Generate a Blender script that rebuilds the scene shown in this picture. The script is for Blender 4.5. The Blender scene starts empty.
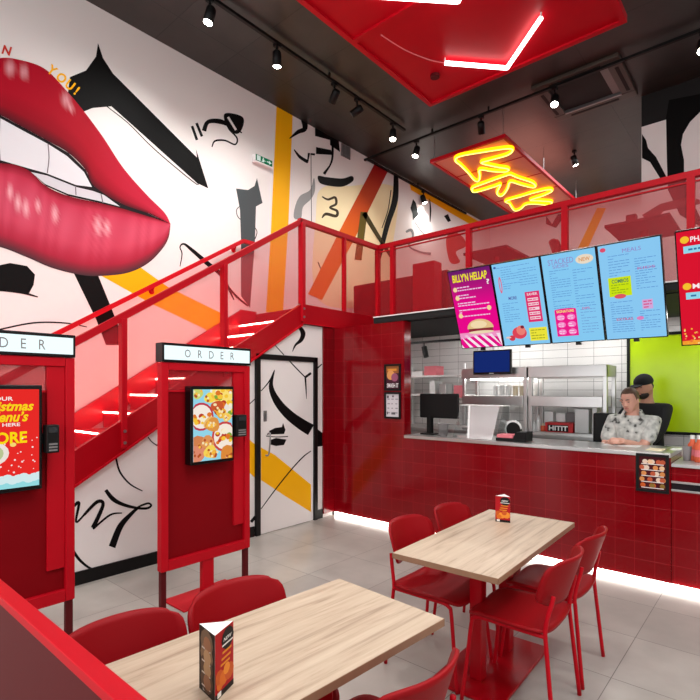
import bpy, bmesh, math, random
from mathutils import Vector, Matrix
from mathutils.geometry import tessellate_polygon
random.seed(7)
scene = bpy.context.scene
COL = scene.collection

# ------------------------------------------------------------------ camera
FPX, HY, HC, YAW = 502.0, 390.0, 1.6, math.radians(40.9)
Fv = Vector((-math.sin(YAW), math.cos(YAW), 0)); Rv = Vector((math.cos(YAW), math.sin(YAW), 0))
CAM = Vector((0, 0, HC))
cd = bpy.data.cameras.new('camera'); cam = bpy.data.objects.new('camera', cd); COL.objects.link(cam)
cam.location = CAM; cam.rotation_euler = (math.pi/2, 0, YAW)
cd.sensor_width = 36; cd.lens = FPX/700*36; cd.shift_y = 40/700; cd.clip_start = 0.02
scene.camera = cam
# measured image points turned into points of the place, on a known plane
def ray(x, y): return Fv + Rv*((x-350)/FPX) + Vector((0, 0, (HY-y)/FPX))
def atx(x, y, X): d = ray(x, y); return CAM + d*(X/d.x)
def aty(x, y, Y): d = ray(x, y); return CAM + d*(Y/d.y)
def atz(x, y, Z): d = ray(x, y); return CAM + d*((Z-HC)/d.z)

# ------------------------------------------------------------------ materials
def lin(c):
    if isinstance(c, str):
        c = tuple(int(c[i:i+2], 16) for i in (0, 2, 4))
    return tuple(((v/255)/12.92 if v/255 <= .04045 else ((v/255+.055)/1.055)**2.4) for v in c[:3]) + (1.0,)
def new_mat(name):
    m = bpy.data.materials.new(name); m.use_nodes = True
    nt = m.node_tree; nt.nodes.clear()
    out = nt.nodes.new('ShaderNodeOutputMaterial')
    return m, nt, out
def N(nt, t, **kw):
    n = nt.nodes.new(t)
    for k, v in kw.items():
        if k in n.inputs: n.inputs[k].default_value = v
        else: setattr(n, k, v)
    return n
def mat(name, c, rough=.5, metal=0, spec=.5, var=.06, vscale=6, emit=0, coat=0, bump=0, bscale=200):
    m, nt, out = new_mat(name)
    b = N(nt, 'ShaderNodeBsdfPrincipled', Roughness=rough, Metallic=metal)
    b.inputs['Specular IOR Level'].default_value = spec
    b.inputs['Coat Weight'].default_value = coat
    c = lin(c)
    tc = N(nt, 'ShaderNodeTexCoord'); nz = N(nt, 'ShaderNodeTexNoise', Scale=vscale, Detail=3.0)
    nt.links.new(tc.outputs['Object'], nz.inputs['Vector'])
    mx = N(nt, 'ShaderNodeMix', data_type='RGBA')
    mx.inputs[6].default_value = tuple(v*(1-var) for v in c[:3])+(1,)
    mx.inputs[7].default_value = tuple(min(1, v*(1+var)) for v in c[:3])+(1,)
    nt.links.new(nz.outputs['Fac'], mx.inputs[0]); nt.links.new(mx.outputs[2], b.inputs['Base Color'])
    if emit:
        b.inputs['Emission Color'].default_value = c; b.inputs['Emission Strength'].default_value = emit
    if bump:
        n2 = N(nt, 'ShaderNodeTexNoise', Scale=bscale, Detail=2.0)
        nt.links.new(tc.outputs['Object'], n2.inputs['Vector'])
        bp = N(nt, 'ShaderNodeBump', Strength=bump, Distance=.002)
        nt.links.new(n2.outputs['Fac'], bp.inputs['Height']); nt.links.new(bp.outputs['Normal'], b.inputs['Normal'])
    nt.links.new(b.outputs[0], out.inputs[0])
    return m
def brick_mat(name, c1, c2, cm, w, h, mortar, rough, shift=(0, 0), floor=False, bump=.3, spec=.5, offset=0.0, mottled=0, noisy=0, coat=0):
    m, nt, out = new_mat(name)
    b = N(nt, 'ShaderNodeBsdfPrincipled', Roughness=rough)
    b.inputs['Specular IOR Level'].default_value = spec; b.inputs['Coat Weight'].default_value = coat
    tc = N(nt, 'ShaderNodeNewGeometry'); sx = N(nt, 'ShaderNodeSeparateXYZ'); nt.links.new(tc.outputs['Position'], sx.inputs[0])
    cx = N(nt, 'ShaderNodeCombineXYZ')
    def add(a, k):
        n = N(nt, 'ShaderNodeMath', operation='ADD'); nt.links.new(a, n.inputs[0]); n.inputs[1].default_value = k; return n.outputs[0]
    if floor:
        nt.links.new(add(sx.outputs[0], shift[0]), cx.inputs[0]); nt.links.new(add(sx.outputs[1], shift[1]), cx.inputs[1])
    else:
        s = N(nt, 'ShaderNodeMath', operation='ADD'); nt.links.new(sx.outputs[0], s.inputs[0]); nt.links.new(sx.outputs[1], s.inputs[1])
        nt.links.new(add(s.outputs[0], shift[0]), cx.inputs[0]); nt.links.new(add(sx.outputs[2], shift[1]), cx.inputs[1])
    br = N(nt, 'ShaderNodeTexBrick', offset=offset, squash=1.0)
    br.inputs['Color1'].default_value = lin(c1); br.inputs['Color2'].default_value = lin(c2); br.inputs['Mortar'].default_value = lin(cm)
    br.inputs['Scale'].default_value = 1; br.inputs['Mortar Size'].default_value = mortar; br.inputs['Mortar Smooth'].default_value = .1
    br.inputs['Bias'].default_value = 0; br.inputs['Brick Width'].default_value = w; br.inputs['Row Height'].default_value = h
    nt.links.new(cx.outputs[0], br.inputs['Vector'])
    col = br.outputs['Color']
    if mottled:
        nz = N(nt, 'ShaderNodeTexNoise', Scale=3.0, Detail=6.0); nt.links.new(tc.outputs['Position'], nz.inputs['Vector'])
        rp = N(nt, 'ShaderNodeMapRange'); rp.inputs[1].default_value = .3; rp.inputs[2].default_value = .7
        rp.inputs[3].default_value = 1-mottled; rp.inputs[4].default_value = 1+mottled*.4
        nt.links.new(nz.outputs['Fac'], rp.inputs[0])
        mm = N(nt, 'ShaderNodeMix', data_type='RGBA', blend_type='MULTIPLY'); mm.inputs[0].default_value = 1
        nt.links.new(col, mm.inputs[6]); nt.links.new(rp.outputs[0], mm.inputs[7]); col = mm.outputs[2]
    nt.links.new(col, b.inputs['Base Color'])
    bp = N(nt, 'ShaderNodeBump', Strength=bump, Distance=.003, invert=True)
    nt.links.new(br.outputs['Fac'], bp.inputs['Height']); nt.links.new(bp.outputs['Normal'], b.inputs['Normal'])
    nt.links.new(b.outputs[0], out.inputs[0])
    return m
def attr_mat(name, emission=None, rough=.6):
    m, nt, out = new_mat(name)
    at = N(nt, 'ShaderNodeAttribute', attribute_name='Col')
    if emission:
        e = N(nt, 'ShaderNodeEmission', Strength=emission); nt.links.new(at.outputs['Color'], e.inputs[0]); nt.links.new(e.outputs[0], out.inputs[0])
    else:
        b = N(nt, 'ShaderNodeBsdfPrincipled', Roughness=rough); b.inputs['Specular IOR Level'].default_value = .12
        nt.links.new(at.outputs['Color'], b.inputs['Base Color']); nt.links.new(b.outputs[0], out.inputs[0])
    return m
def emit_mat(name, c, s):
    m, nt, out = new_mat(name)
    e = N(nt, 'ShaderNodeEmission', Color=lin(c), Strength=s); nt.links.new(e.outputs[0], out.inputs[0]); return m
def mesh_mat(name, c, t, rough=.5):
    m, nt, out = new_mat(name)
    b = N(nt, 'ShaderNodeBsdfPrincipled', Roughness=rough); b.inputs['Base Color'].default_value = lin(c)
    tr = N(nt, 'ShaderNodeBsdfTransparent'); mx = N(nt, 'ShaderNodeMixShader'); mx.inputs[0].default_value = t
    nt.links.new(b.outputs[0], mx.inputs[1]); nt.links.new(tr.outputs[0], mx.inputs[2]); nt.links.new(mx.outputs[0], out.inputs[0]); return m
def clear_mat(name, tint, t=.85):
    m, nt, out = new_mat(name)
    g = N(nt, 'ShaderNodeBsdfGlossy', Roughness=.08); tr = N(nt, 'ShaderNodeBsdfTransparent', Color=lin(tint)); mx = N(nt, 'ShaderNodeMixShader'); mx.inputs[0].default_value = t
    nt.links.new(g.outputs[0], mx.inputs[1]); nt.links.new(tr.outputs[0], mx.inputs[2]); nt.links.new(mx.outputs[0], out.inputs[0]); return m
def wood_mat(name):
    m, nt, out = new_mat(name)
    b = N(nt, 'ShaderNodeBsdfPrincipled', Roughness=.45)
    tc = N(nt, 'ShaderNodeTexCoord'); mp = N(nt, 'ShaderNodeMapping'); mp.inputs['Scale'].default_value = (26, 1.6, 8)
    nt.links.new(tc.outputs['Object'], mp.inputs['Vector'])
    nz = N(nt, 'ShaderNodeTexNoise', Scale=1.0, Detail=8.0, Roughness=.65, Distortion=.6); nt.links.new(mp.outputs[0], nz.inputs['Vector'])
    cr = N(nt, 'ShaderNodeValToRGB'); e = cr.color_ramp.elements
    e[0].position = .3; e[0].color = lin((154, 131, 109)); e[1].position = .68; e[1].color = lin((206, 187, 163))
    x = e.new(.47); x.color = lin((190, 168, 144))
    nt.links.new(nz.outputs['Fac'], cr.inputs[0]); nt.links.new(cr.outputs[0], b.inputs['Base Color']); nt.links.new(b.outputs[0], out.inputs[0]); return m

M = dict(
 red=mat('red_paint', (184, 5, 25), .45, spec=.16),
 redgloss=mat('red_gloss_paint', (168, 3, 20), .3, spec=.3),
 redplastic=mat('red_plastic', (146, 2, 13), .5, spec=.18),
 redsat=mat('red_panel', (126, 1, 11), .65, spec=.1),
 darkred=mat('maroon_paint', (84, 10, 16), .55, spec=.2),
 black=mat('black_paint', (10, 9, 9), .5, spec=.25),
 blackmat=mat('black_matt', (12, 12, 12), .8),
 blackgloss=mat('black_gloss', (8, 8, 10), .25, spec=.25),
 grey=mat('grey_metal', (150, 150, 150), .35, .8),
 steel=mat('stainless_steel', (205, 204, 202), .3, .9, var=.1, vscale=3),
 steelmat=mat('brushed_steel', (190, 190, 188), .4, .6, var=.1),
 white=mat('white_paint', (238, 234, 231), .6, var=.02),
 whitepl=mat('white_plastic', (240, 240, 238), .4, var=.02),
 cream=mat('cream_card', (235, 220, 190), .6),
 orange=mat('orange_label', (215, 90, 50), .5),
 pink=mat('pink_card', (225, 120, 130), .6),
 skin=mat('skin', (214, 160, 140), .55, var=.08, vscale=30),
 skin2=mat('skin_tan', (190, 140, 115), .55, var=.08, vscale=30),
 hair=mat('brown_hair', (88, 64, 48), .6, var=.35, vscale=60),
 beard=mat('dark_hair', (38, 28, 24), .7, var=.3, vscale=60),
 lip=mat('lip', (196, 120, 112), .5),
 eye=mat('eye', (40, 34, 32), .3),
 blackcloth=mat('black_cotton', (18, 18, 22), .9, bump=.3),
 trousers=mat('dark_trousers', (40, 40, 46), .9),
 wood=wood_mat('light_oak'),
 woodedge=mat('oak_edge', (150, 112, 86), .5, var=.15, vscale=30),
 ceil=None,
 paint=attr_mat('wall_paint'), card=attr_mat('printed_card', rough=.45), screen=attr_mat('screen_glow', .95),
 tile=brick_mat('red_tile', (128, 1, 12), (119, 1, 10), (148, 16, 25), .147, .147, .0022, .16, (0.05, -.05), spec=.4),
 subway=brick_mat('white_tile', (235, 234, 232), (226, 224, 222), (110, 108, 108), .3, .1, .002, .15, (0.1, 0)),
 floor=brick_mat('grey_floor_tile', (178, 172, 164), (164, 158, 151), (114, 109, 103), .6, .6, .0025, .28, (.73, -2.46), True, bump=.15, mottled=.16),
 meshw=mesh_mat('red_perforated_sheet', (216, 16, 40), .48),
 meshr=mesh_mat('red_perforated_rail', (176, 10, 28), .42),
 led=emit_mat('led_white', (255, 246, 236), 9), tube=emit_mat('tube_white', (255, 252, 248), 6),
 kitchenled=emit_mat('kitchen_light', (255, 253, 250), 16),
 neon=emit_mat('neon_yellow', (255, 186, 10), 2.2), neoncore=emit_mat('neon_core', (255, 236, 110), 3),
 spot=emit_mat('spot_lens', (255, 248, 235), 40), strip=emit_mat('stair_led', (255, 150, 135), 65),
 box=emit_mat('lightbox_white', (232, 250, 252), 1.15), lime=mat('lime_board', (178, 212, 0), .25, var=.12, vscale=2),
 exitg=emit_mat('exit_green', (20, 140, 90), .5), exitw=emit_mat('exit_white', (226, 240, 232), .8),
 frost=mesh_mat('frosted_sheet', (232, 224, 224), .45), acrylic=clear_mat('clear_acrylic', (245, 248, 248), .82), mirror=mat('glass_dark', (30, 32, 36), .08),
 foamgrey=mat('grey_plastic', (120, 116, 116), .5),
)
def ceil_mat():
    m = brick_mat('black_ceiling_tile', (50, 47, 43), (43, 40, 37), (10, 10, 10), 1.5, .75, .006, .42, (.3, .2), True, bump=.3, spec=.6, mottled=.3)
    return m
M['ceil'] = ceil_mat()
def shirt_mat():
    m, nt, out = new_mat('grey_floral_shirt')
    b = N(nt, 'ShaderNodeBsdfPrincipled', Roughness=.85); tc = N(nt, 'ShaderNodeTexCoord')
    v = N(nt, 'ShaderNodeTexNoise', Scale=19.0, Detail=1.5); nt.links.new(tc.outputs['Object'], v.inputs['Vector'])
    cr = N(nt, 'ShaderNodeValToRGB'); e = cr.color_ramp.elements
    e[0].position = .33; e[0].color = lin((70, 70, 68)); e[1].position = .40; e[1].color = lin((168, 170, 165))
    x = e.new(.66); x.color = lin((214, 214, 208))
    nt.links.new(v.outputs['Fac'], cr.inputs[0]); nt.links.new(cr.outputs[0], b.inputs['Base Color']); nt.links.new(b.outputs[0], out.inputs[0]); return m
M['shirt'] = shirt_mat()

# ------------------------------------------------------------------ mesh builder
OFF = {}
_txt = {}
def glyphs(s, shear=0, bold=0):
    k = (s, shear, bold)
    if k not in _txt:
        c = bpy.data.curves.new('tmp', 'FONT'); c.body = s; c.size = 1; c.shear = shear; c.offset = bold; c.resolution_u = 3
        o = bpy.data.objects.new('tmp', c); COL.objects.link(o)
        dg = bpy.context.evaluated_depsgraph_get()
        me = bpy.data.meshes.new_from_object(o.evaluated_get(dg))
        vs = [v.co.copy() for v in me.vertices]; fs = [tuple(p.vertices) for p in me.polygons]
        bpy.data.objects.remove(o); bpy.data.curves.remove(c); bpy.data.meshes.remove(me)
        if vs:
            x0 = min(v.x for v in vs); x1 = max(v.x for v in vs); y0 = min(v.y for v in vs); y1 = max(v.y for v in vs)
        else: x0 = y0 = 0; x1 = y1 = 1
        _txt[k] = (vs, fs, x0, x1, y0, y1)
    return _txt[k]
def catmull(pts, n=6, closed=False):
    P = [Vector(p) for p in pts]; out = []; L = len(P)
    rng = range(L) if closed else range(L-1)
    for i in rng:
        if closed: a, b, c, d = P[(i-1) % L], P[i], P[(i+1) % L], P[(i+2) % L]
        else: a, b, c, d = P[max(i-1, 0)], P[i], P[i+1], P[min(i+2, L-1)]
        for k in range(n):
            t = k/n
            out.append(.5*((2*b)+(c-a)*t+(2*a-5*b+4*c-d)*t*t+(3*b-a-3*c+d)*t**3))
    if not closed: out.append(P[-1])
    return out
class MB:
    def __init__(s): s.v = []; s.f = []; s.m = []; s.c = []; s.sm = []; s.mats = []
    def mi(s, m):
        m = M[m] if isinstance(m, str) else m
        if m not in s.mats: s.mats.append(m)
        return s.mats.index(m)
    def add(s, vs, fs, m, col=None, smooth=False):
        b = len(s.v); s.v += [tuple(v) for v in vs]; k = s.mi(m)
        for f in fs:
            s.f.append(tuple(b+i for i in f)); s.m.append(k); s.sm.append(smooth)
            if col is None: s.c.append(None)
            elif len(col) == len(vs) and not isinstance(col[0], (int, float)): s.c.append([col[i] for i in f])
            else: s.c.append(col)
        return s
    def box(s, x0, x1, y0, y1, z0, z1, m, bevel=0, col=None):
        x0, x1 = min(x0, x1), max(x0, x1); y0, y1 = min(y0, y1), max(y0, y1); z0, z1 = min(z0, z1), max(z0, z1)
        vs = [(x0, y0, z0), (x1, y0, z0), (x1, y1, z0), (x0, y1, z0), (x0, y0, z1), (x1, y0, z1), (x1, y1, z1), (x0, y1, z1)]
        fs = [(0, 3, 2, 1), (4, 5, 6, 7), (0, 1, 5, 4), (1, 2, 6, 5), (2, 3, 7, 6), (3, 0, 4, 7)]
        if not bevel: return s.add(vs, fs, m, col)
        bm = bmesh.new(); bv = [bm.verts.new(v) for v in vs]
        for f in fs: bm.faces.new([bv[i] for i in f])
        bmesh.ops.bevel(bm, geom=bm.edges[:], offset=bevel, segments=2, profile=.5, affect='EDGES')
        bm.verts.index_update()
        s.add([v.co for v in bm.verts], [[v.index for v in f.verts] for f in bm.faces], m, col); bm.free(); return s
    def bar(s, p0, p1, w, h, m, up=(0, 0, 1)):
        p0, p1 = Vector(p0), Vector(p1); d = (p1-p0).normalized(); u = Vector(up); r = d.cross(u).normalized(); u = r.cross(d)
        vs = [p+r*a*w/2+u*b*h/2 for p in (p0, p1) for a, b in ((-1, -1), (1, -1), (1, 1), (-1, 1))]
        return s.add(vs, [(0, 1, 2, 3), (7, 6, 5, 4), (0, 4, 5, 1), (1, 5, 6, 2), (2, 6, 7, 3), (3, 7, 4, 0)], m)
    def poly(s, pts, m, col=None):
        pts = [Vector(p) for p in pts]
        if len(pts) <= 4: return s.add(pts, [tuple(range(len(pts)))], m, col)
        return s.add(pts, tessellate_polygon([pts]), m, col)
    def prism(s, pts, vec, m, col=None):
        pts = [Vector(p) for p in pts]; vec = Vector(vec); n = len(pts); tri = tessellate_polygon([pts])
        vs = pts+[p+vec for p in pts]
        fs = [tuple(t) for t in tri]+[tuple(i+n for i in t) for t in tri]+[(i, (i+1) % n, n+(i+1) % n, n+i) for i in range(n)]
        return s.add(vs, fs, m, col)
    def tube(s, pts, r, m, seg=8, closed=False, smooth=True, col=None):
        P = [Vector(p) for p in pts]; n = len(P); R = r if isinstance(r, (list, tuple)) else [r]*n
        vs = []; fs = []; prev = None
        for i in range(n):
            t = (P[(i+1) % n]-P[i-1]) if closed else (P[min(i+1, n-1)]-P[max(i-1, 0)])
            t = t.normalized() if t.length > 1e-9 else Vector((0, 0, 1))
            if prev is None: a = t.orthogonal().normalized()
            else: a = (prev-t*prev.dot(t)); a = a.normalized() if a.length > 1e-6 else t.orthogonal().normalized()
            prev = a; b = t.cross(a)
            for k in range(seg):
                w = 2*math.pi*k/seg; vs.append(P[i]+(a*math.cos(w)+b*math.sin(w))*R[i])
        for i in range(n if closed else n-1):
            j = (i+1) % n
            for k in range(seg): fs.append((i*seg+k, i*seg+(k+1) % seg, j*seg+(k+1) % seg, j*seg+k))
        if not closed: fs += [tuple(range(seg)), tuple(range((n-1)*seg, n*seg))]
        return s.add(vs, fs, m, col, smooth)
    def cyl(s, p0, p1, r, m, seg=16, r2=None, col=None): return s.tube([p0, p1], [r, r if r2 is None else r2], m, seg, False, False, col)
    def lathe(s, c, prof, m, seg=20, col=None):
        vs = []; fs = []; n = len(prof)
        for r, z in prof:
            for k in range(seg):
                w = 2*math.pi*k/seg; vs.append((c[0]+r*math.cos(w), c[1]+r*math.sin(w), c[2]+z))
        for i in range(n-1):
            for k in range(seg): fs.append((i*seg+k, i*seg+(k+1) % seg, (i+1)*seg+(k+1) % seg, (i+1)*seg+k))
        fs += [tuple(range(seg)), tuple(range((n-1)*seg, n*seg))]
        return s.add(vs, fs, m, col, True)
    def ball(s, c, r, m, seg=14, rings=10, col=None, rot=None):
        r = r if isinstance(r, (tuple, list)) else (r, r, r); vs = []; fs = []
        for i in range(rings+1):
            p = math.pi*i/rings
            for k in range(seg):
                w = 2*math.pi*k/seg; q = Vector((r[0]*math.sin(p)*math.cos(w), r[1]*math.sin(p)*math.sin(w), r[2]*math.cos(p)))
                if rot is not None: q = rot @ q
                vs.append(Vector(c)+q)
        for i in range(rings):
            for k in range(seg): fs.append((i*seg+k, i*seg+(k+1) % seg, (i+1)*seg+(k+1) % seg, (i+1)*seg+k))
        return s.add(vs, fs, m, col, True)
    def text(s, body, o, X, Y, w, h, m, col=None, shear=0, bold=0, keep=False):
        """text filling w by h from corner o along X and Y"""
        vs, fs, x0, x1, y0, y1 = glyphs(body, shear, bold); X, Y, o = Vector(X), Vector(Y), Vector(o)
        sx = w/max(x1-x0, 1e-6); sy = h/max(y1-y0, 1e-6)
        return s.add([o+X*(v.x-x0)*sx+Y*(v.y-y0)*sy for v in vs], fs, m, col)
    def build(s, name, parent=None, origin=None, normals=True, smooth_angle=None):
        if parent is not None: off = OFF.get(parent.name, Vector((0, 0, 0)))
        elif origin is not None: off = Vector(origin)
        else:
            off = Vector((sum((min(v[i] for v in s.v), max(v[i] for v in s.v)))/2 for i in (0, 1))) if False else Vector(((min(v[0] for v in s.v)+max(v[0] for v in s.v))/2, (min(v[1] for v in s.v)+max(v[1] for v in s.v))/2, min(v[2] for v in s.v)))
        me = bpy.data.meshes.new(name)
        me.from_pydata([tuple(Vector(v)-off) for v in s.v], [], s.f)
        for m in s.mats: me.materials.append(m)
        me.polygons.foreach_set('material_index', s.m); me.polygons.foreach_set('use_smooth', s.sm)
        if any(c is not None for c in s.c):
            ca = me.color_attributes.new('Col', 'FLOAT_COLOR', 'CORNER')
            for p, c in zip(me.polygons, s.c):
                for j, li in enumerate(p.loop_indices):
                    cc = (1, 1, 1, 1) if c is None else (c[j] if not isinstance(c[0], (int, float)) else c)
                    ca.data[li].color = cc
        if normals:
            bm = bmesh.new(); bm.from_mesh(me); bmesh.ops.recalc_face_normals(bm, faces=bm.faces); bm.to_mesh(me); bm.free()
        me.update()
        o = bpy.data.objects.new(name, me); COL.objects.link(o)
        if parent is not None: o.parent = parent
        else: o.location = off
        OFF[o.name] = off
        return o
CNT = [0]
def bump_layer():
    CNT[0] = (CNT[0]+1) % 80; return CNT[0]*.011
def tag(o, label=None, cat=None, group=None, kind=None):
    if label: o['label'] = label
    if cat: o['category'] = cat
    if group: o['group'] = group
    if kind: o['kind'] = kind
    return o
def thing(name, loc, label, cat, group=None, local=False):
    o = bpy.data.objects.new(name, None); COL.objects.link(o); o.location = loc; o.empty_display_size = .1
    OFF[o.name] = Vector((0, 0, 0)) if local else Vector(loc)
    return tag(o, label, cat, group)
def struct(mb, name, **k): return tag(mb.build(name, **k), kind='structure')
def copy_tree(o, parent=None):
    c = o.copy(); COL.objects.link(c)
    if parent is not None: c.parent = parent
    OFF[c.name] = OFF.get(o.name, Vector((0, 0, 0)))
    for ch in list(o.children): copy_tree(ch, c)
    return c
def one(mb, name, label, cat, group=None, origin=None): return tag(mb.build(name, origin=origin), label, cat, group)
BLK = lin((9, 8, 8)); WHT = lin((236, 231, 228)); YEL = lin((250, 182, 10)); RED = lin((190, 20, 40))

# ------------------------------------------------------------------ key dimensions
XS, XM, CE, YC, YR, MZ = -4.38, -5.3, 5.51, 4.72, 5.66, 2.6   # stair plane, mural wall, ceiling, counter front, mezzanine edge, mezzanine floor
YB = 11.3
# ------------------------------------------------------------------ room shell
b = MB(); b.box(XM-.1, 3.4, -3, YB, -.1, 0, 'floor'); struct(b, 'floor')
b = MB(); b.box(XM-.1, 3.4, -3, YB, CE, CE+.1, 'ceil'); struct(b, 'ceiling')
b = MB(); b.box(3.3, 3.4, -3, YB, 0, CE, 'white'); struct(b, 'wall_right')

def ribbon(mb, pts, widths, plane, lay, col, n=6, smooth=True):
    """painted stroke through measured points; widths across, in the same units"""
    P = catmull([(p[0], p[1], 0) for p in pts], n) if smooth else [Vector((p[0], p[1], 0)) for p in pts]
    if isinstance(widths, (int, float)): W = [widths]*len(P)
    else:
        W = []; k = (len(P)-1)
        for i in range(len(P)):
            t = i/k*(len(widths)-1); a = int(min(t, len(widths)-2)) if len(widths) > 1 else 0; fr = t-a
            W.append(widths[a]*(1-fr)+widths[a+1]*fr)
    L = []; R = []
    for i, p in enumerate(P):
        t = (P[min(i+1, len(P)-1)]-P[max(i-1, 0)]); t = t.normalized() if t.length else Vector((1, 0, 0)); nn = Vector((-t.y, t.x, 0))
        L.append(p+nn*W[i]/2); R.append(p-nn*W[i]/2)
    vs = [plane(q.x, q.y, lay) for q in L]+[plane(q.x, q.y, lay) for q in R]; k = len(P)
    mb.add(vs, [(i, i+1, k+i+1, k+i) for i in range(k-1)], 'paint', col)
def shape(mb, pts, plane, lay, col, smooth=False, n=5):
    P = [(p.x, p.y) for p in catmull([(p[0], p[1], 0) for p in pts], n, True)] if smooth else pts
    mb.poly([plane(x, y, lay) for x, y in P], 'paint', col)

w = MB()
w.add([(XM, -3, 0), (XM, YB, 0), (XM, YB, CE), (XM, -3, CE)], [(0, 1, 2, 3)], 'paint', WHT)
w.add([(XM-.1, -3, 0), (XM-.1, YB, 0), (XM-.1, YB, CE), (XM-.1, -3, CE)], [(0, 3, 2, 1)], 'paint', WHT)
pm = lambda x, y, l: atx(x, y, XM+.0015*l)
def loft(top, bot, nx, ny, cf, lay):
    def samp(c, t):
        q = catmull([(p[0], p[1], 0) for p in c], 8)
        i = t*(len(q)-1); a = int(min(i, len(q)-2)); return q[a].lerp(q[a+1], i-a)
    vs = []; cs = []
    for i in range(nx+1):
        a, c = samp(top, i/nx), samp(bot, i/nx)
        for j in range(ny+1):
            p = a.lerp(c, j/ny); vs.append(pm(p.x, p.y, lay)); cs.append(cf(i/nx, j/ny, p))
    h = ny+1
    w.add(vs, [(i*h+j, (i+1)*h+j, (i+1)*h+j+1, i*h+j+1) for i in range(nx) for j in range(ny)], 'paint', cs)
def mixc(a, c, t): t = max(0, min(1, t)); return tuple(a[i]*(1-t)+c[i]*t for i in range(3))+(1,)
crim, deep, pinkc, pale, shad = lin((168, 8, 34)), lin((104, 3, 18)), lin((196, 46, 74)), lin((238, 190, 196)), lin((48, 22, 30))
def hsh(i): return (math.sin(i*127.1+3.7)*43758.5453) % 1
def c_up(s, t, p):
    c = mixc(crim, pinkc, (p.x-90)/110)
    c = mixc(c, deep, (t-.55)*1.5)
    c = mixc(c, shad, (t-.82)*4.2)
    for hx, hy, r in ((10, 68, 9), (24, 72, 8), (66, 100, 8), (71, 108, 5), (-40, 72, 10)):
        d = math.hypot((p.x-hx)*1.4, (p.y-hy)*.8); c = mixc(c, pale, (1-d/r)*.75)
    return c
def c_lo(s, t, p):
    c = mixc(lin((186, 32, 62)), lin((212, 92, 116)), math.sin(math.pi*min(1, t*1.1))*.8)
    k = .5+.5*math.sin(p.x*.42+p.y*.06+math.sin(p.x*.13)*2); c = mixc(c, lin((170, 26, 56)), k*.35)
    c = mixc(c, lin((140, 30, 50)), (t-.62)*2.0); c = mixc(c, lin((60, 52, 56)), (t-.84)*6)
    c = mixc(c, deep, (.12-t)*7)
    for hx, hy, r in ((10, 192, 8), (18, 203, 9), (26, 208, 9), (38, 206, 7), (55, 214, 9), (98, 226, 10), (107, 228, 8), (-30, 200, 12), (-48, 210, 9)):
        d = math.hypot((p.x-hx)*2.2, (p.y-hy)*.75); c = mixc(c, pale, (1-d/r)*.9)
    return c
up_top = [(-150, 190), (-120, 120), (-80, 70), (-45, 58), (-20, 66), (0, 58), (20.6, 60), (44.6, 68.6), (65, 89), (84, 111.4), (103, 137), (123.4, 168), (147.4, 195.4), (164.5, 212.5), (170.5, 224)]
up_bot = [(-150, 190), (-120, 165), (-80, 125), (-45, 108), (-20, 108), (0, 115), (20.6, 126), (48, 141), (68.6, 153), (85.7, 170), (94, 186), (120, 203), (147, 213), (160, 219), (170.5, 224)]
lo_top = [(-150, 190), (-120, 175), (-80, 158), (-45, 156), (-20, 159), (0, 163), (16, 165), (31, 172), (46, 186), (68.6, 196), (99.4, 203), (120, 208), (147, 216), (160, 220), (170.5, 224)]
lo_bot = [(-150, 190), (-135, 215), (-100, 235), (-60, 243), (-25, 244), (0, 247), (27.4, 257.4), (51.4, 267.7), (79, 274.6), (99.4, 276), (127, 273), (147, 264), (161, 250.6), (168.5, 238), (170.5, 224)]
shape(w, up_bot+lo_top[::-1], pm, 1, lin((30, 24, 27)))
loft(up_top, up_bot, 90, 22, c_up, 2); loft(lo_top, lo_bot, 110, 26, c_lo, 2)
TEE = lin((226, 226, 230))
shape(w, [(-118, 168), (-80, 128), (-45, 111), (-20, 111), (0, 118), (20, 129), (48, 144), (67, 156), (84, 172), (92, 187), (76, 185), (47, 173.5), (31, 169), (0, 160), (-45, 152), (-80, 156)], pm, 3, TEE)
shape(w, [(31, 172), (47, 175.5), (76, 187), (93, 191), (104, 195), (120, 206.5), (99, 201), (68, 194), (45, 184)], pm, 3, lin((208, 208, 214)))
for a in ([(48, 144), (49, 158), (47.3, 173)], [(0, 118), (-1, 140), (0, 160)], [(-45, 111), (-46, 130), (-45, 152)], [(75.5, 186), (76, 195)], [(101, 194), (103, 203)]): ribbon(w, a, 1.1, pm, 4, lin((120, 116, 122)), 3)
# black slab and its outline
shape(w, [(70, 77), (86, 70.5), (96, 56.5), (98, 43), (103, 58), (113, 73.5), (197, 157.5), (196, 149), (208.4, 188.5), (197, 183), (111.4, 106.3), (92.5, 108), (84, 111.5), (68, 92.5)], pm, 1, BLK)
ribbon(w, [(107, 106.5), (128, 123), (151, 146), (174, 166), (197, 184.5), (196, 180)], .9, pm, 2, BLK, 4)
ribbon(w, [(107, 106.5), (110, 104)], 1.0, pm, 2, BLK, 2)
def letters(s, x, y, dx, dy, hh, col, lay=3, ang=0, shear=0):
    """painted letters stepping along (dx, dy)"""
    for i, ch in enumerate(s):
        if ch == ' ': continue
        ox, oy = x+dx*i, y+dy*i; vs, fs, x0, x1, y0, y1 = glyphs(ch, shear, .03)
        k = hh/(y1-y0) if ch not in '!,' else hh/max(y1-y0, .6); ca, sa = math.cos(ang), math.sin(ang)
        w.add([pm(ox+((v.x-x0)*ca+(v.y-y0)*sa)*k, oy+((v.x-x0)*sa-(v.y-y0)*ca)*k, lay) for v in vs], fs, 'paint', col)
letters('YOU!', 45.5, 71, 9.2, 7.6, 9.5, YEL, ang=math.radians(38))
letters('N', 1.5, 53.5, 9, 6, 9, lin((200, 60, 50)), ang=math.radians(16))
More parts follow.
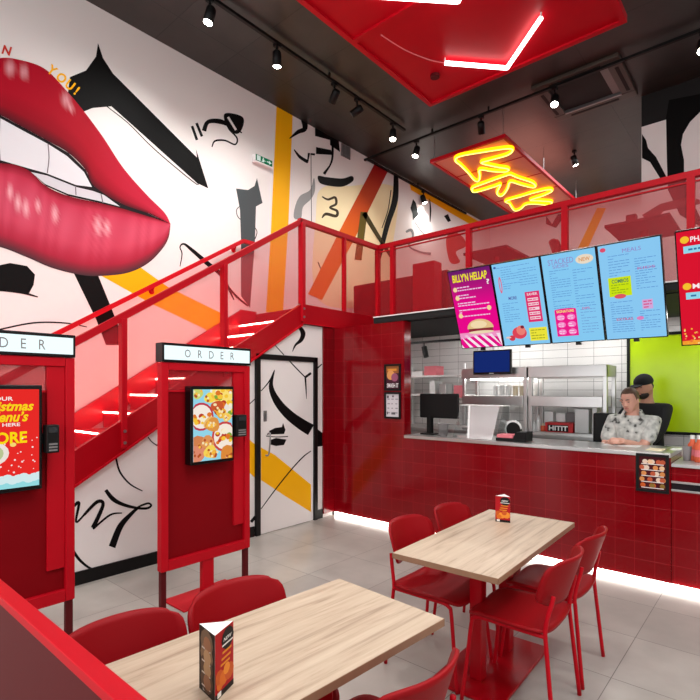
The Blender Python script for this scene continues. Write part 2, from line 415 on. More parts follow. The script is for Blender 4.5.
# squiggles right of the slab
ribbon(w, [(192, 126), (197, 140)], 2.6, pm, 1, BLK, 2); ribbon(w, [(196.5, 123), (202, 136.5)], 2.6, pm, 1, BLK, 2)
ribbon(w, [(204, 131), (208, 122), (220, 121.5), (233, 127), (242, 133)], [4.5, 4, 5, 3, 1], pm, 1, BLK)
shape(w, [(224, 114.5), (233, 113.5), (243.5, 118), (242, 129), (236, 134), (227, 127)], pm, 2, BLK, True)
ribbon(w, [(228, 117), (236, 130)], 2.2, pm, 3, WHT, 3)
ribbon(w, [(212, 147), (215, 141), (225, 140.5), (235, 144.5), (237, 138), (229, 129), (227, 123)], [1, 2, 1.6, 1.6, 1.6, 1.2], pm, 1, BLK)
# tapered black figure under the exit sign, spotlight sheen put into its grey
SHEEN_GR = lin((74, 80, 82))
shape(w, [(236, 188.5), (248, 190), (254.5, 186), (257, 178), (262.5, 203), (256, 206.5), (255, 240), (250, 308), (241, 296), (241, 240), (240, 210)], pm, 1, SHEEN_GR)
ribbon(w, [(240, 206), (236.5, 210), (237.5, 216), (241, 220)], .8, pm, 2, SHEEN_GR); ribbon(w, [(228, 286), (236, 296), (248, 306)], [1, 2.4, 1.5], pm, 1, BLK)
ribbon(w, [(254, 226), (257, 232), (255, 239)], .8, pm, 1, BLK)
# yellow band, vertical
shape(w, [(276.6, 104), (292.7, 115), (288.6, 219), (283, 312), (266, 312), (270.7, 236)], pm, 1, YEL)
# black strokes by the ceiling
ribbon(w, [(302.5, 114), (305, 128), (298, 132), (289.5, 138.5)], [7, 5, 4, .6], pm, 2, BLK)
ribbon(w, [(294, 149.5), (300, 157), (308, 162)], [1, 3, 3.5], pm, 2, BLK); ribbon(w, [(307.5, 163), (309, 153)], [1, 2.4], pm, 2, BLK, 3)
shape(w, [(315, 128), (338, 134), (340, 152), (330, 145), (330, 140), (315, 136)], pm, 2, BLK)
shape(w, [(316, 147), (331, 150), (333, 155), (316, 154)], pm, 2, BLK); ribbon(w, [(332.5, 140), (332, 160), (325, 174)], [2.5, 2, .8], pm, 2, BLK)
ribbon(w, [(310.5, 154), (315, 154.5)], 2, pm, 2, BLK, 2); ribbon(w, [(311, 154), (311.5, 225)], .7, pm, 2, lin((90, 90, 90)), 2)
shape(w, [(318, 176), (326, 177), (342, 178.5), (352, 176), (353, 181), (343, 186.5), (330, 186), (320, 183)], pm, 2, BLK, True)
ribbon(w, [(324, 174), (331, 164)], [3, 1], pm, 2, BLK, 2)
shape(w, [(314, 178), (310, 190), (300, 196), (295, 207), (294, 218), (301, 218), (303, 207), (311, 199), (315, 190)], pm, 1, lin((150, 152, 152)), True)
PY_ = lin((244, 228, 184))
shape(w, [(322, 188), (350, 186), (384, 184), (398, 196), (392, 250), (384, 300), (318, 300), (316, 214)], pm, 1, PY_, True)
# numeral 3
ribbon(w, [(322, 196.5), (328, 199.5), (335, 197.5), (336, 204), (330, 207.5), (337, 211), (336, 216), (326, 214), (322, 218)], [1, 2.2, 2.6, 2.4, 2, 2.6, 3, 3, 1], pm, 2, lin((60, 48, 30)))
# red-orange diagonal band
ro = [(375, 163), (388, 171), (355, 238), (322, 300), (308, 294), (340, 230)]
w.poly([pm(x, y, 3) for x, y in ro], 'paint', [lin(c) for c in ((160, 18, 30), (160, 18, 30), (214, 96, 26), (222, 120, 30), (222, 120, 30), (214, 96, 26))])
# the dark letter N
ribbon(w, [(364, 212), (358, 260)], [7, 7], pm, 4, lin((96, 82, 30)), 2); ribbon(w, [(364, 213), (378, 236), (392, 258)], [5, 4, 3], pm, 4, lin((74, 64, 34)), 3)
ribbon(w, [(396, 175), (395, 200), (387, 226), (378, 262)], [4.5, 6, 5, 4], pm, 4, BLK); ribbon(w, [(391, 190), (388, 210), (382, 228)], .8, pm, 4, BLK)
# star, thin marks and the yellow ceiling line
shape(w, [(413, 199), (416, 203), (418, 212), (413, 221), (412.5, 214), (410.5, 208)], pm, 2, BLK); shape(w, [(415, 208), (419, 214), (414, 219)], pm, 3, BLK)
ribbon(w, [(415, 222), (422, 232), (430, 240)], .8, pm, 2, lin((120, 120, 120))); ribbon(w, [(406, 232), (411, 230), (413, 236), (409, 246), (420, 252), (431, 254)], [2, 3, 2, 1.5, 2, 3], pm, 2, lin((130, 132, 134)))
ribbon(w, [(429.5, 198), (430.5, 210), (430, 222)], [.8, 1.6, .8], pm, 2, BLK); shape(w, [(444, 216), (448, 214), (451, 221), (448, 222)], pm, 2, BLK)
shape(w, [(409, 181.5), (420, 187.5), (480, 222), (480, 230), (440, 207), (411, 190)], pm, 2, YEL)
shape(w, [(446, 240), (452, 232), (462, 236), (466, 246), (456, 252), (460, 262), (450, 262)], pm, 2, lin((190, 60, 50)), True)
# below the lips
shape(w, [(73.7, 273), (98, 275), (113, 312), (126, 345), (106, 345), (96, 319)], pm, 1, BLK)
shape(w, [(100, 275), (140, 267), (168, 287), (219, 312), (240, 330), (240, 352), (203, 328), (150, 303)], pm, 1, YEL)
shape(w, [(-14, 268), (10, 263), (27, 266), (35, 274.6), (33.6, 285), (29, 293.4), (10, 291), (-14, 290)], pm, 1, BLK); ribbon(w, [(-14, 289), (17, 291.5), (38, 297)], [2, 3, 1], pm, 2, BLK)
ribbon(w, [(-20, 334), (0, 329.4), (34, 322.8), (65, 323), (87, 327)], [1, 1.6, 1.6, 1.4, .8], pm, 1, BLK)
ribbon(w, [(180, 266.5), (182, 254), (180, 247), (184, 244), (192, 250), (207, 263), (222, 276), (234, 300)], [.8, 1.2, 1.2, 2, 3.4, 4.5, 4, 1], pm, 1, BLK)
ribbon(w, [(318, 262), (322, 270), (326, 262)], 1, pm, 2, BLK)
wl = struct(w, 'wall_left', origin=(XM, 0, 0), normals=False)

# wall at the far end of the upper floor, and the taller block on its right
w = MB(); w.box(XM, 3.3, YB-.1, YB, MZ, CE, 'white')
pbk = lambda x, y, l: aty(x, y, YB-.1-.002*l)
shape(w, [(577, 250), (597, 208), (606, 208), (586, 252)], pbk, 1, YEL)
shape(w, [(546, 216), (552, 224), (558, 214), (566, 214), (556, 228), (546, 224)], pbk, 1, lin((60, 50, 50)))
struct(w, 'wall_back')
w = MB(); yk = 7.6
pk = lambda x, y, l: aty(x, y, yk-.002*l)
xl = pk(641.5, 127, 0).x; zt = pk(641.5, 127, 0).z
w.box(xl, 3.3, yk, YB-.1, MZ, zt, 'white'); w.box(xl, 3.3, yk, YB-.1, zt, CE, 'blackmat')
shape(w, [(642, 134), (646, 140), (648, 148), (656, 157), (667, 178), (660, 178), (650, 162), (642, 158)], pk, 1, BLK)
shape(w, [(666, 118), (669, 100), (720, 90), (720, 100), (700, 112), (690, 122), (683, 134), (681, 145), (684, 160), (684, 172), (690, 196), (706, 230), (680, 215), (668, 190), (667, 165)], pk, 1, BLK)
shape(w, [(642, 215), (660, 204), (690, 196), (700, 200), (700, 204), (664, 211), (650, 224)], pk, 1, lin((120, 60, 60)))
struct(w, 'wall_upper')

# ------------------------------------------------------------------ wall under the stairs, door, red tiled wall
w = MB(); xs = XS-.01
zst = lambda Y: .86+.6137*(Y-1.666)+.05
pl = [(xs, .25, 0), (xs, YC, 0), (xs, YC, 2.388), (xs, 4.12, 2.388), (xs, .35, zst(.35))]
w.prism(pl, (-.08, 0, 0), 'paint', WHT)
pu = lambda x, y, l: atx(x, y, xs+.0015*l)
tw = [(105.7, 488.5), (113, 497), (123, 503.5), (137, 508), (147, 508.5), (151.5, 504.5), (146, 503.5), (134, 510), (122, 522), (113.5, 549)]
ribbon(w, [(105.7, 490), (113, 499), (123, 504.5), (137, 508), (147, 508.3), (151.2, 505.5), (148, 503.3), (140, 506)], [3.5, 4.5, 3.5, 2.5, 2.4, 2, 2, 2], pu, 1, BLK)
ribbon(w, [(140, 506), (130, 515), (120, 527), (112, 547)], [2, 4, 6, 7], pu, 1, BLK)
ribbon(w, [(74, 506), (79, 503), (76, 522), (84, 515)], [3, 3, 2, 2], pu, 1, BLK); ribbon(w, [(84, 515), (97, 502), (103, 505), (93, 528)], [2.5, 3.5, 3.5, 4.5], pu, 2, BLK); ribbon(w, [(93, 529), (110, 515), (122, 513)], [2, 2, 1], pu, 2, BLK)
ribbon(w, [(116, 458), (120, 472), (130, 484), (142.5, 491)], [2, 2, 1.6, 1], pu, 1, BLK); ribbon(w, [(70, 545), (78, 558), (88, 567), (98, 571)], [3, 3, 2.4, 1.6], pu, 1, BLK)
ribbon(w, [(148, 437), (152, 442), (158, 446)], 1, pu, 1, BLK)
ribbon(w, [(298.5, 325.5), (303, 333), (301, 340), (295.5, 345), (292.5, 351.5)], [3, 5, 4, 2, .5], pu, 1, BLK)
ribbon(w, [(273, 343), (284, 355)], .9, pu, 1, BLK, 2); ribbon(w, [(249.5, 404), (256, 398)], .9, pu, 1, BLK, 2); ribbon(w, [(317, 368.5), (322, 364)], [1.5, 1], pu, 1, BLK, 2)
shape(w, [(240, 432), (250, 440), (257, 446), (257, 480), (250, 473), (240, 466)], pu, 1, YEL)
shape(w, [(316, 428), (322.5, 433), (322.5, 446), (316, 447)], pu, 1, BLK); ribbon(w, [(251, 522), (257, 515)], 3, pu, 1, BLK, 2)
struct(w, 'wall_stairs', origin=(xs, 2, 0), normals=False)
b = MB(); b.box(xs, xs+.015, .25, 3.46, 0, .11, 'black'); b.box(xs, xs+.015, 4.43, 4.53, 0, .11, 'black'); struct(b, 'baseboard_left')
d = thing('door_1', (XS, 3.95, 0), None, None); d['kind'] = 'structure'
y0, y1, zt2 = 3.47, 4.424, 2.0
b = MB()
b.box(xs, xs+.035, y0, y0+.062, 0, zt2, 'black', .004); b.box(xs, xs+.035, y1-.06, y1, 0, zt2, 'black', .004); b.box(xs, xs+.035, y0, y1, zt2-.06, zt2, 'black', .004)
b.build('door_frame', d)
w = MB(); xd = xs+.012
w.box(xs, xd, y0+.063, y1-.061, .008, zt2-.062, 'paint', 0, WHT)
pd = lambda x, y, l: atx(x, y, xd+.001*l)
ribbon(w, [(274.5, 370), (271, 386), (277, 401), (288, 414), (301, 424), (311, 430)], [.8, 4.5, 7.5, 9.5, 11, 12], pd, 1, BLK, 8)
ribbon(w, [(261, 391), (268, 383), (273, 374)], [.8, 1.2, .6], pd, 1, BLK, 4)
ribbon(w, [(289.5, 361), (298, 370), (305.5, 377.5)], 1.2, pd, 1, BLK, 3); ribbon(w, [(305, 377.5), (311, 373)], 2.4, pd, 1, BLK, 2); ribbon(w, [(305.3, 377), (306, 388), (306.5, 399)], [1.8, 1.4, .4], pd, 1, BLK, 3)
shape(w, [(269, 431), (275, 428), (282, 427), (283, 423), (285.5, 430), (284, 434), (270, 434.5)], pd, 1, BLK); shape(w, [(270, 440), (276, 438), (286.5, 439.5), (284, 445), (276, 446), (270, 444.5)], pd, 1, BLK)
ribbon(w, [(266, 436), (276, 437), (288, 436.5)], .9, pd, 1, BLK, 3)
shape(w, [(261, 447.5), (275, 455), (311, 484.5), (311, 512), (285, 496), (261, 480)], pd, 1, YEL)
ribbon(w, [(261, 509), (275, 490), (291, 470), (303, 457), (311, 451)], [.8, 1.2, 1.2, 1.2, .8], pd, 2, BLK)
w.build('door_leaf', d, normals=False)
b = MB(); q = atx(265, 416, xd); b.box(xd, xd+.008, q.y-.022, q.y+.022, q.z-.06, q.z+.06, 'grey', .003); b.box(xd+.008, xd+.03, q.y-.006, q.y+.006, q.z-.03, q.z+.03, 'grey', .003); b.build('lock_plate', d)
b = MB(); q = atx(266, 446, xd); b.tube(catmull([(xd, q.y+.02, q.z+.13), (xd+.05, q.y+.02, q.z+.13), (xd+.05, q.y, q.z-.08), (xd+.02, q.y-.02, q.z-.1)], 5), .009, 'grey'); b.build('door_handle', d)

b = MB(); XJ = -3.27
b.box(xs+.002, XJ, YC, YC+.13, .05, 2.388, 'tile'); b.box(xs+.002, XJ, YC+.03, YC+.12, 0, .05, 'black'); b.box(xs+.002, xs+.03, 4.535, YC, .05, 2.388, 'tile')
struct(b, 'wall_front')
# ------------------------------------------------------------------ upper floor and its dark soffit over the kitchen
b = MB(); b.box(XS+.03, 3.3, YR+.03, YB-.1, 2.47, MZ, 'redsat'); b.box(XM, XS-.03, 4.2, YB-.1, 2.47, MZ, 'redsat'); b.box(XS-.03, XS+.03, YR+.03, YB-.1, 2.47, MZ, 'redsat'); struct(b, 'floor_upper')
b = MB(); b.box(-3.74, 2.2, 4.75, 5.62, 2.40, 2.465, 'blackmat'); b.box(-4.34, 2.2, 4.85, 6.5, 2.392, 2.399, 'blackmat'); b.box(-4.34, 2.2, 5.62, 6.5, 2.399, 2.46, 'blackmat')
struct(b, 'ceiling_kitchen')
b = MB(); b.box(-3.74, 2.2, 4.74, 4.76, 2.466, 2.478, 'white'); struct(b, 'trim_1')

# ------------------------------------------------------------------ staircase
st = thing('staircase', (-4.84, 2.1, 0), 'red metal staircase with lit treads climbing along the mural wall', 'staircase')
NR, RI, GO = 15, MZ/15, .2818
zo = lambda Y: 1.096+.5995*(Y-1.604)            # top of the outer string
def string(name, x0, x1, ztop, zbot, ya, yb_):
    b = MB(); b.prism([(x0, ya, max(0, zbot(ya))), (x0, yb_, zbot(yb_)), (x0, yb_, ztop(yb_)), (x0, ya, ztop(ya))], (x1-x0, 0, 0), 'redgloss'); return b
zb = lambda Y: .86+.6137*(Y-1.666)
b = string('s', XS-.03, XS+.02, zo, zb, .3, 4.16); b.prism([(XS-.03, .3, zb(.3)-.0), (XS-.03, 4.16, zb(4.16)), (XS-.03, 4.16, zb(4.16)-.018), (XS-.03, .3, zb(.3)-.018)], (.075, 0, 0), 'red')
b.box(XS-.03, XS+.02, 4.16, YR, 2.392, 2.63, 'redgloss'); b.box(XS-.03, XS+.045, 4.16, YC-.01, 2.392, 2.408, 'red')
b.build('outer_string', st)
zi = lambda Y: min(1.364+.628*(Y-1.942), 2.63)
b = string('s', XM+.002, XM+.03, zi, lambda Y: zi(Y)-.3, .1, 3.95); b.box(XM+.002, XM+.03, 3.95, 4.2, 2.3, 2.63, 'redgloss'); b.build('inner_string', st)
for k in range(1, NR):
    yn = 4.2-GO*k; zn = MZ-RI*k
    b = MB(); b.box(XM+.03, XS-.032, yn, yn+GO+.02, zn-.035, zn, 'redgloss'); b.box(XM+.03, XS-.032, yn+.0, yn+.01, zn-.03-RI+.035, zn-.036, 'red')
    t = b.build('tread', st)
    b = MB(); b.box(XM+.04, XS-.035, yn-.006, yn-.0005, zn-.02, zn-.004, 'strip'); b.build('nosing_light', t)
b = MB(); b.box(XM+.03, XS-.032, 4.2, 4.21, MZ-RI, MZ-.132, 'red'); b.build('riser', st)

rl = thing('stair_railing', (XS, 2.4, 0), 'red railing with perforated infill along the stair and its landing', 'railing')
zr = lambda Y: 2.007+.642*(Y-1.604)
ymid = atx(223, 300, XS).y; ylo = atx(122, 300, XS).y
b = MB(); b.bar((XS, .6, zr(.6)-.03), (XS, 4.16, zr(4.16)-.03), .06, .06, 'red'); b.bar((XS, 4.13, 3.62), (XS, YR, 3.62), .06, .06, 'red'); b.build('top_rail', rl)
for Y, zb_, zt_ in ((.62, 0.1, zr(.62)), (ylo, zb(ylo)+.02, zr(ylo)), (ymid, zb(ymid)+.02, zr(ymid)), (4.16, 2.42, 3.65)):
    wd = .04 if Y < 4 else .045
    b = MB(); b.box(XS+.021, XS+.055, Y-wd*.6, Y+wd*.6, zb_, zt_-.05, 'red', .004) ; b.box(XS-.025, XS+.03, Y-wd*.5, Y+wd*.5, zo(Y) if Y < 4 else 2.63, zt_-.055, 'red')
    p = b.build('post', rl)
    if Y > 1:
        for dz in (.05, .15): b = MB(); b.cyl((XS+.055, Y, zb_+dz), (XS+.062, Y, zb_+dz), .014, 'grey', 10); b.build('bolt', p)
yl2 = atx(344, 260, XS).y
b = MB(); b.box(XS-.025, XS+.025, yl2-.02, yl2+.02, 2.63, 3.59, 'red'); b.build('post', rl)
b = MB(); b.box(XS-.03, XS+.03, YR-.03, YR+.03, 2.4, 3.65, 'red'); b.build('post', rl)
def infill(ya, yb_, bot, top):
    b = MB(); b.add([(XS-.008, ya, bot(ya)), (XS-.008, yb_, bot(yb_)), (XS-.008, yb_, top(yb_)), (XS-.008, ya, top(ya))], [(0, 1, 2, 3)], 'meshw'); b.build('infill_panel', rl)
infill(.66, ylo-.03, zo, lambda Y: zr(Y)-.06); infill(ylo+.03, ymid-.03, zo, lambda Y: zr(Y)-.06); infill(ymid+.03, 4.13, zo, lambda Y: zr(Y)-.06)
infill(4.19, yl2-.02, lambda Y: 2.63, lambda Y: 3.59); infill(yl2+.02, YR-.03, lambda Y: 2.63, lambda Y: 3.59)
hr = thing('wall_handrail', (XM, 2.6, 1.6), 'slim red handrail fixed to the mural wall above the stair', 'handrail')
b = MB(); pa, pb = atx(58, 333, XM+.07), atx(243, 241, XM+.07); dn = (pb-pa).normalized(); pa2 = pa-dn*1.6
b.bar(pa2, pb, .04, .045, 'red'); b.bar(pb, pb+Vector((0, .22, 0)), .04, .045, 'red'); b.build('rail', hr)
for t in (.05, .35, .66, .97):
    p = pa2.lerp(pb, t); b = MB(); b.tube([p, p+Vector((-.03, 0, -.06)), (XM+.004, p.y, p.z-.06)], .011, 'red'); b.ball((XM+.012, p.y, p.z-.06), (.01, .035, .035), 'red', 10, 6); b.build('bracket', hr)

mr = thing('upper_railing', (-2, YR, 2.4), 'long red railing with perforated infill around the upper floor', 'railing')
b = MB(); b.bar((XS+.031, YR, 3.62), (2.2, YR, 3.62), .06, .06, 'red'); b.build('top_rail', mr)
b = MB(); b.box(XS+.031, 2.2, YR-.025, YR+.025, 2.465, 2.63, 'redgloss'); b.build('edge_beam', mr)
px_posts = [aty(x, 230, YR).x for x in (393, 469, 565, 691)]
edges = [XS+.03]
for x in px_posts+[.75, 2.1]:
    b = MB(); b.box(x-.032, x+.032, YR-.03, YR+.03, 2.63, 3.59, 'red'); b.build('post', mr); edges += [x-.032, x+.032]
edges = edges[:-1]
for a, c in zip(edges[0::2], edges[1::2]):
    b = MB(); b.add([(a, YR, 2.63), (c, YR, 2.63), (c, YR, 3.59), (a, YR, 3.59)], [(0, 1, 2, 3)], 'meshr'); b.build('infill_panel', mr)
    b = MB(); b.box(a, c, YR-.012, YR+.012, 3.545, 3.558, 'red'); b.build('inner_bar', mr)

# ------------------------------------------------------------------ order kiosks
def kiosk(yk0, label, first):
    L = .786; X0, X1 = -3.43, -3.365; y0, y1 = yk0, yk0+L; ym = (y0+y1)/2
    k = thing('order_kiosk', (-3.4, ym, 0), label, 'kiosk', 'order kiosks by the stairs')
    fr = .055
    b = MB(); b.box(X0, X1, y0, y0+fr, .29, 1.80, 'red', .006); b.box(X0, X1, y1-fr, y1, .29, 1.80, 'red', .006)
    b.box(X0, X1, y0+fr, y1-fr, .29, .29+fr+.02, 'red', .004); b.box(X0, X1, y0+fr, y1-fr, 1.745, 1.80, 'red', .004); b.build('frame', k)
    b = MB(); b.box(X0+.01, X1-.03, y0+fr, y1-fr, .29+fr+.02, 1.585, 'redsat'); b.box(X0+.02, X1-.012, y1-fr-.1, y1-fr, .5, 1.745, 'red', .003); b.build('panel', k)
    b = MB(); b.box(X0+.03, X0+.036, y0+fr, y1-fr-.1, 1.59, 1.745, 'meshr'); b.box(X0+.01, X1-.02, y0+fr, y1-fr, 1.585, 1.597, 'red'); b.build('vent_mesh', k)
    for y in (y0+.006, y1-.046, ):
        b = MB(); b.box(X0+.01, X1-.015, y, y+.04, .006, .29, 'darkred', .003); b.build('leg', k)
    b = MB(); b.box(X0+.01, X1-.01, ym-.05, ym+.05, .012, .29, 'red', .004); b.build('post', k)
    b = MB(); b.box(-3.56, -3.26, ym-.28, ym+.28, 0, .012, 'red', .003); b.build('base_plate', k)
    # light box
    lb = MB(); lx0, lx1 = -3.455, -3.355
    lb.box(lx0, lx1, y0, y1, 1.802, 1.942, 'blackgloss', .004); lbx = lb.build('light_box', k)
    b = MB(); b.box(lx1, lx1+.003, y0+.016, y1-.016, 1.82, 1.922, 'box'); b.build('lit_face', lbx)
    cs = [('O', .254), ('R', .386), ('D', .512), ('E', .636), ('R', .76)]
    for ch, t in cs:
        vs, fs, a0, a1, b0, b1 = glyphs(ch); sc = .058/(b1-b0); wd = (a1-a0)*sc*.78
        yy = y0+L*(t-.0)-wd/2
        b = MB(); b.text(ch, (lx1+.0045, yy, 1.842), (0, 1, 0), (0, 0, 1), wd, .058, 'foamgrey'); b.build('letter', lbx)
    return k, X1, y0, y1
k2, X1, y0, y1 = kiosk(1.829, 'red kiosk showing food pictures, beside the white door', False)
XF = -3.30
def screen_rect(b, X, ya, yb_, za, zb_, u0, v0, u1, v1, col, lay=0):
    b.add([(X+.0007*lay, ya+(yb_-ya)*u, za+(zb_-za)*v) for u, v in ((u0, v0), (u1, v0), (u1, v1), (u0, v1))], [(0, 1, 2, 3)], 'screen', lin(col) if not len(col) == 4 else col)
def disc(b, X, ya, yb_, za, zb_, u, v, r, col, lay, asp=1.0, n=18, x_r=0):
    lay = lay+bump_layer()
    H_ = zb_-za; c = Vector((X+.0007*lay, ya+(yb_-ya)*u, za+H_*v)); pts = []
    for i in range(n):
        a = 2*math.pi*i/n; rr = r*(1+x_r*math.sin(3*a+u*9)); yy = c.y+rr*math.cos(a)*asp; zz = c.z+rr*math.sin(a)
        pts.append((c.x, min(max(yy, ya), yb_), min(max(zz, za), zb_)))
    b.poly(pts, 'screen', lin(col))
# screen on the right kiosk
def kiosk_screen(k, pxL, pyT, pyB, pxR, pyT2):
    A = atx(pxL, pyT, XF); Bq = atx(pxL, pyB, XF); Cq = atx(pxR, pyT2, XF); return A.y, Cq.y, Bq.z, A.z
ya, yb_, za, zb_ = kiosk_screen(k2, 191, 386, 466, 234, 386)
YA2, YB2, ZA2, ZB2 = ya, yb_, za, zb_
def screen_case(k):
    b = MB(); b.box(-3.385, XF-.002, ya, yb_, za, zb_, 'blackgloss', .006); return b.build('screen', k)
sc = screen_case(k2)
g = MB(); i0, i1, j0, j1 = ya+.018, yb_-.018, za+.025, zb_-.025
screen_rect(g, XF, i0, i1, j0, j1, 0, 0, 1, 1, (150, 216, 236), 0)
foods = [(.2, .62, .09, (250, 238, 226), (196, 60, 80)), (.8, .32, .10, (250, 236, 220), (205, 70, 70)), (.75, .95, .10, (255, 226, 120), (240, 236, 230)), (.95, .72, .06, (240, 230, 220), (210, 80, 60))]
for u, v, r, c1, c2 in foods:
    disc(g, XF, i0, i1, j0, j1, u, v, r*1.18, c2, 1); disc(g, XF, i0, i1, j0, j1, u, v, r, c1, 2)
    for _ in range(16): disc(g, XF, i0, i1, j0, j1, u+random.uniform(-.22, .22), v+random.uniform(-.1, .1), random.uniform(.01, .024), random.choice([(226, 120, 40), (250, 200, 60), (130, 170, 60), (190, 60, 40), (250, 240, 210)]), 3, 1.2, 8)
for u, v, r, c in [(.48, .5, .055, (224, 150, 70)), (.42, .52, .05, (240, 190, 110)), (.15, .22, .075, (214, 130, 80)), (.35, .26, .05, (226, 150, 90)), (.06, .1, .07, (226, 140, 110)), (.6, .75, .05, (206, 90, 50)), (.7, .66, .04, (240, 180, 60)), (.9, .06, .07, (224, 140, 60)), (.42, .12, .05, (250, 214, 90)), (.5, .08, .03, (240, 160, 60)), (.4, .88, .04, (250, 220, 80)), (.1, .94, .04, (206, 214, 110)), (.85, .6, .035, (250, 210, 100)), (.62, .68, .03, (160, 60, 40))]:
    disc(g, XF, i0, i1, j0, j1, u, v, r, c, 4, 1.15, 14, .1)
    for _ in range(6): disc(g, XF, i0, i1, j0, j1, u+random.uniform(-.1, .1), v+random.uniform(-.04, .04), .011, random.choice([(250, 230, 180), (180, 80, 40), (250, 190, 70)]), 5, 1, 7)
g.build('display', sc)
def card_reader(k, pxa, pxb, pyt, pyb):
    P, Q = atx(pxa, pyt, -3.3), atx(pxb, pyb, -3.3)
    b = MB(); b.box(-3.33, -3.265, P.y, Q.y, Q.z, P.z, 'black', .006); b.box(-3.38, -3.33, P.y-.02, P.y+.04, (P.z+Q.z)/2-.03, (P.z+Q.z)/2+.03, 'blackmat'); r = b.build('card_reader', k)
    b = MB(); b.box(-3.265, -3.263, P.y+.012, Q.y-.012, P.z-.045, P.z-.012, 'mirror'); 
    b.build('reader_display', r); b = MB(); b.box(-3.265, -3.2635, P.y+.01, Q.y-.01, Q.z+.01, Q.z+.062, 'blackmat')
    for i in range(3): b.box(-3.2635, -3.262, P.y+.012, Q.y-.012, Q.z+.012+.018*i, Q.z+.022+.018*i, 'foamgrey')
    b.build('keypad', r)
card_reader(k2, 234.5, 244.3, 415, 436)
k1, X1, y0, y1 = kiosk(.465, 'red kiosk with a red festive menu screen, nearest the photo’s left edge', True)
ya, yb_, za, zb_ = YA2-1.355, YB2-1.355, ZA2, ZB2
q = atx(42.5, 385, XF); yb_ = q.y; ya = yb_-(YB2-YA2); zb_ = q.z; za = atx(40, 489, XF).z
sc = screen_case(k1); g = MB(); i0, i1, j0, j1 = ya+.018, yb_-.018, za+.025, zb_-.025
screen_rect(g, XF, i0, i1, j0, j1, 0, 0, 1, 1, (236, 44, 40), 0)
def stext(s, u0, v0, u1, v1, col, shear=0, bold=.02, lay=3): g.text(s, (XF+.0007*lay, i0+(i1-i0)*u0, j0+(j1-j0)*v0), (0, 1, 0), (0, 0, 1), (i1-i0)*(u1-u0), (j1-j0)*(v1-v0), 'screen', lin(col), shear, bold)
stext('OUR', .36, .885, .62, .925, (250, 240, 235)); stext('Christmas', .08, .78, .92, .88, (255, 216, 30), .3, .03); stext('Menu’s', .26, .67, .84, .775, (255, 216, 30), .3, .03); stext('IS HERE', .36, .625, .72, .66, (250, 240, 235))
stext('MORE', .2, .45, .82, .57, (255, 222, 20), 0, .03, 3)
for u, v, r, c in ((.3, .36, .07, (240, 230, 220)), (.3, .36, .05, (190, 200, 150)), (.18, .3, .05, (226, 160, 80)), (.62, .44, .012, (250, 220, 120))): disc(g, XF, i0, i1, j0, j1, u, v, r, c, 2, 1.3)
screen_rect(g, XF, i0, i1, j0, j1, 0, 0, 1, .09, (150, 222, 228), 2)
for i in range(14): disc(g, XF, i0, i1, j0, j1, i/13, .09+.012*math.sin(i*2.1), .024, (214, 238, 240), 2+i % 2*.5, 1.2, 12)
for _ in range(46): disc(g, XF, i0, i1, j0, j1, random.uniform(.04, .97), random.uniform(.1, .5), random.uniform(.003, .006), (250, 226, 224), 4, 1, 7)
g.build('display', sc)
card_reader(k1, 44.5, 57.5, 425, 452)

# ------------------------------------------------------------------ low partition at the front left
p = thing('partition', (-1.5, .458, 0), 'low red partition with a flat cap in the bottom left foreground', 'partition')
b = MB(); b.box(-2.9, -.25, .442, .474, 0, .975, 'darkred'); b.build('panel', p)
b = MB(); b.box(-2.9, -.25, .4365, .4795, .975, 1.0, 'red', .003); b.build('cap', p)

# ------------------------------------------------------------------ tables
def table(cx, cy, rz, ln, wd, label):
    t = thing('table', (0, 0, 0), label, 'table', 'oak tables with red pedestals', True)
    b = MB(); b.box(-wd/2+.002, wd/2-.002, -ln/2+.002, ln/2-.002, .722, .7502, 'wood'); tt = b.build('tabletop', t)
    b = MB(); e = .004
    b.box(-wd/2, -wd/2+.002, -ln/2, ln/2, .722, .749, 'woodedge'); b.box(wd/2-.002, wd/2, -ln/2, ln/2, .722, .749, 'woodedge'); b.box(-wd/2, wd/2, -ln/2, -ln/2+.002, .722, .749, 'woodedge'); b.box(-wd/2, wd/2, ln/2-.002, ln/2, .722, .749, 'woodedge'); b.build('edge_band', tt)
    b = MB(); b.box(-.035, .035, -.235, -.165, .018, .70, 'redgloss', .006); b.build('column', t)
    b = MB(); b.box(-.035, .035, .165, .235, .018, .70, 'redgloss', .006); b.build('column', t)
    b = MB(); b.box(-.05, .05, -.3, .3, .70, .722, 'redgloss', .004); b.build('support', t)
    b = MB(); b.box(-.2, .2, -.38, .38, 0, .018, 'redgloss', .005); b.build('base_plate', t)
    t.location = (cx, cy, 0); t.rotation_euler = (0, 0, rz); return t
T1 = (-1.278, 1.093, math.radians(-4)); T2 = (-1.284, 2.75, math.radians(2))
table(*T1, 1.14, .565, 'light oak table nearest the camera, behind the low red partition')
table(*T2, 1.23, .575, 'light oak table farther back, in front of the tiled counter')

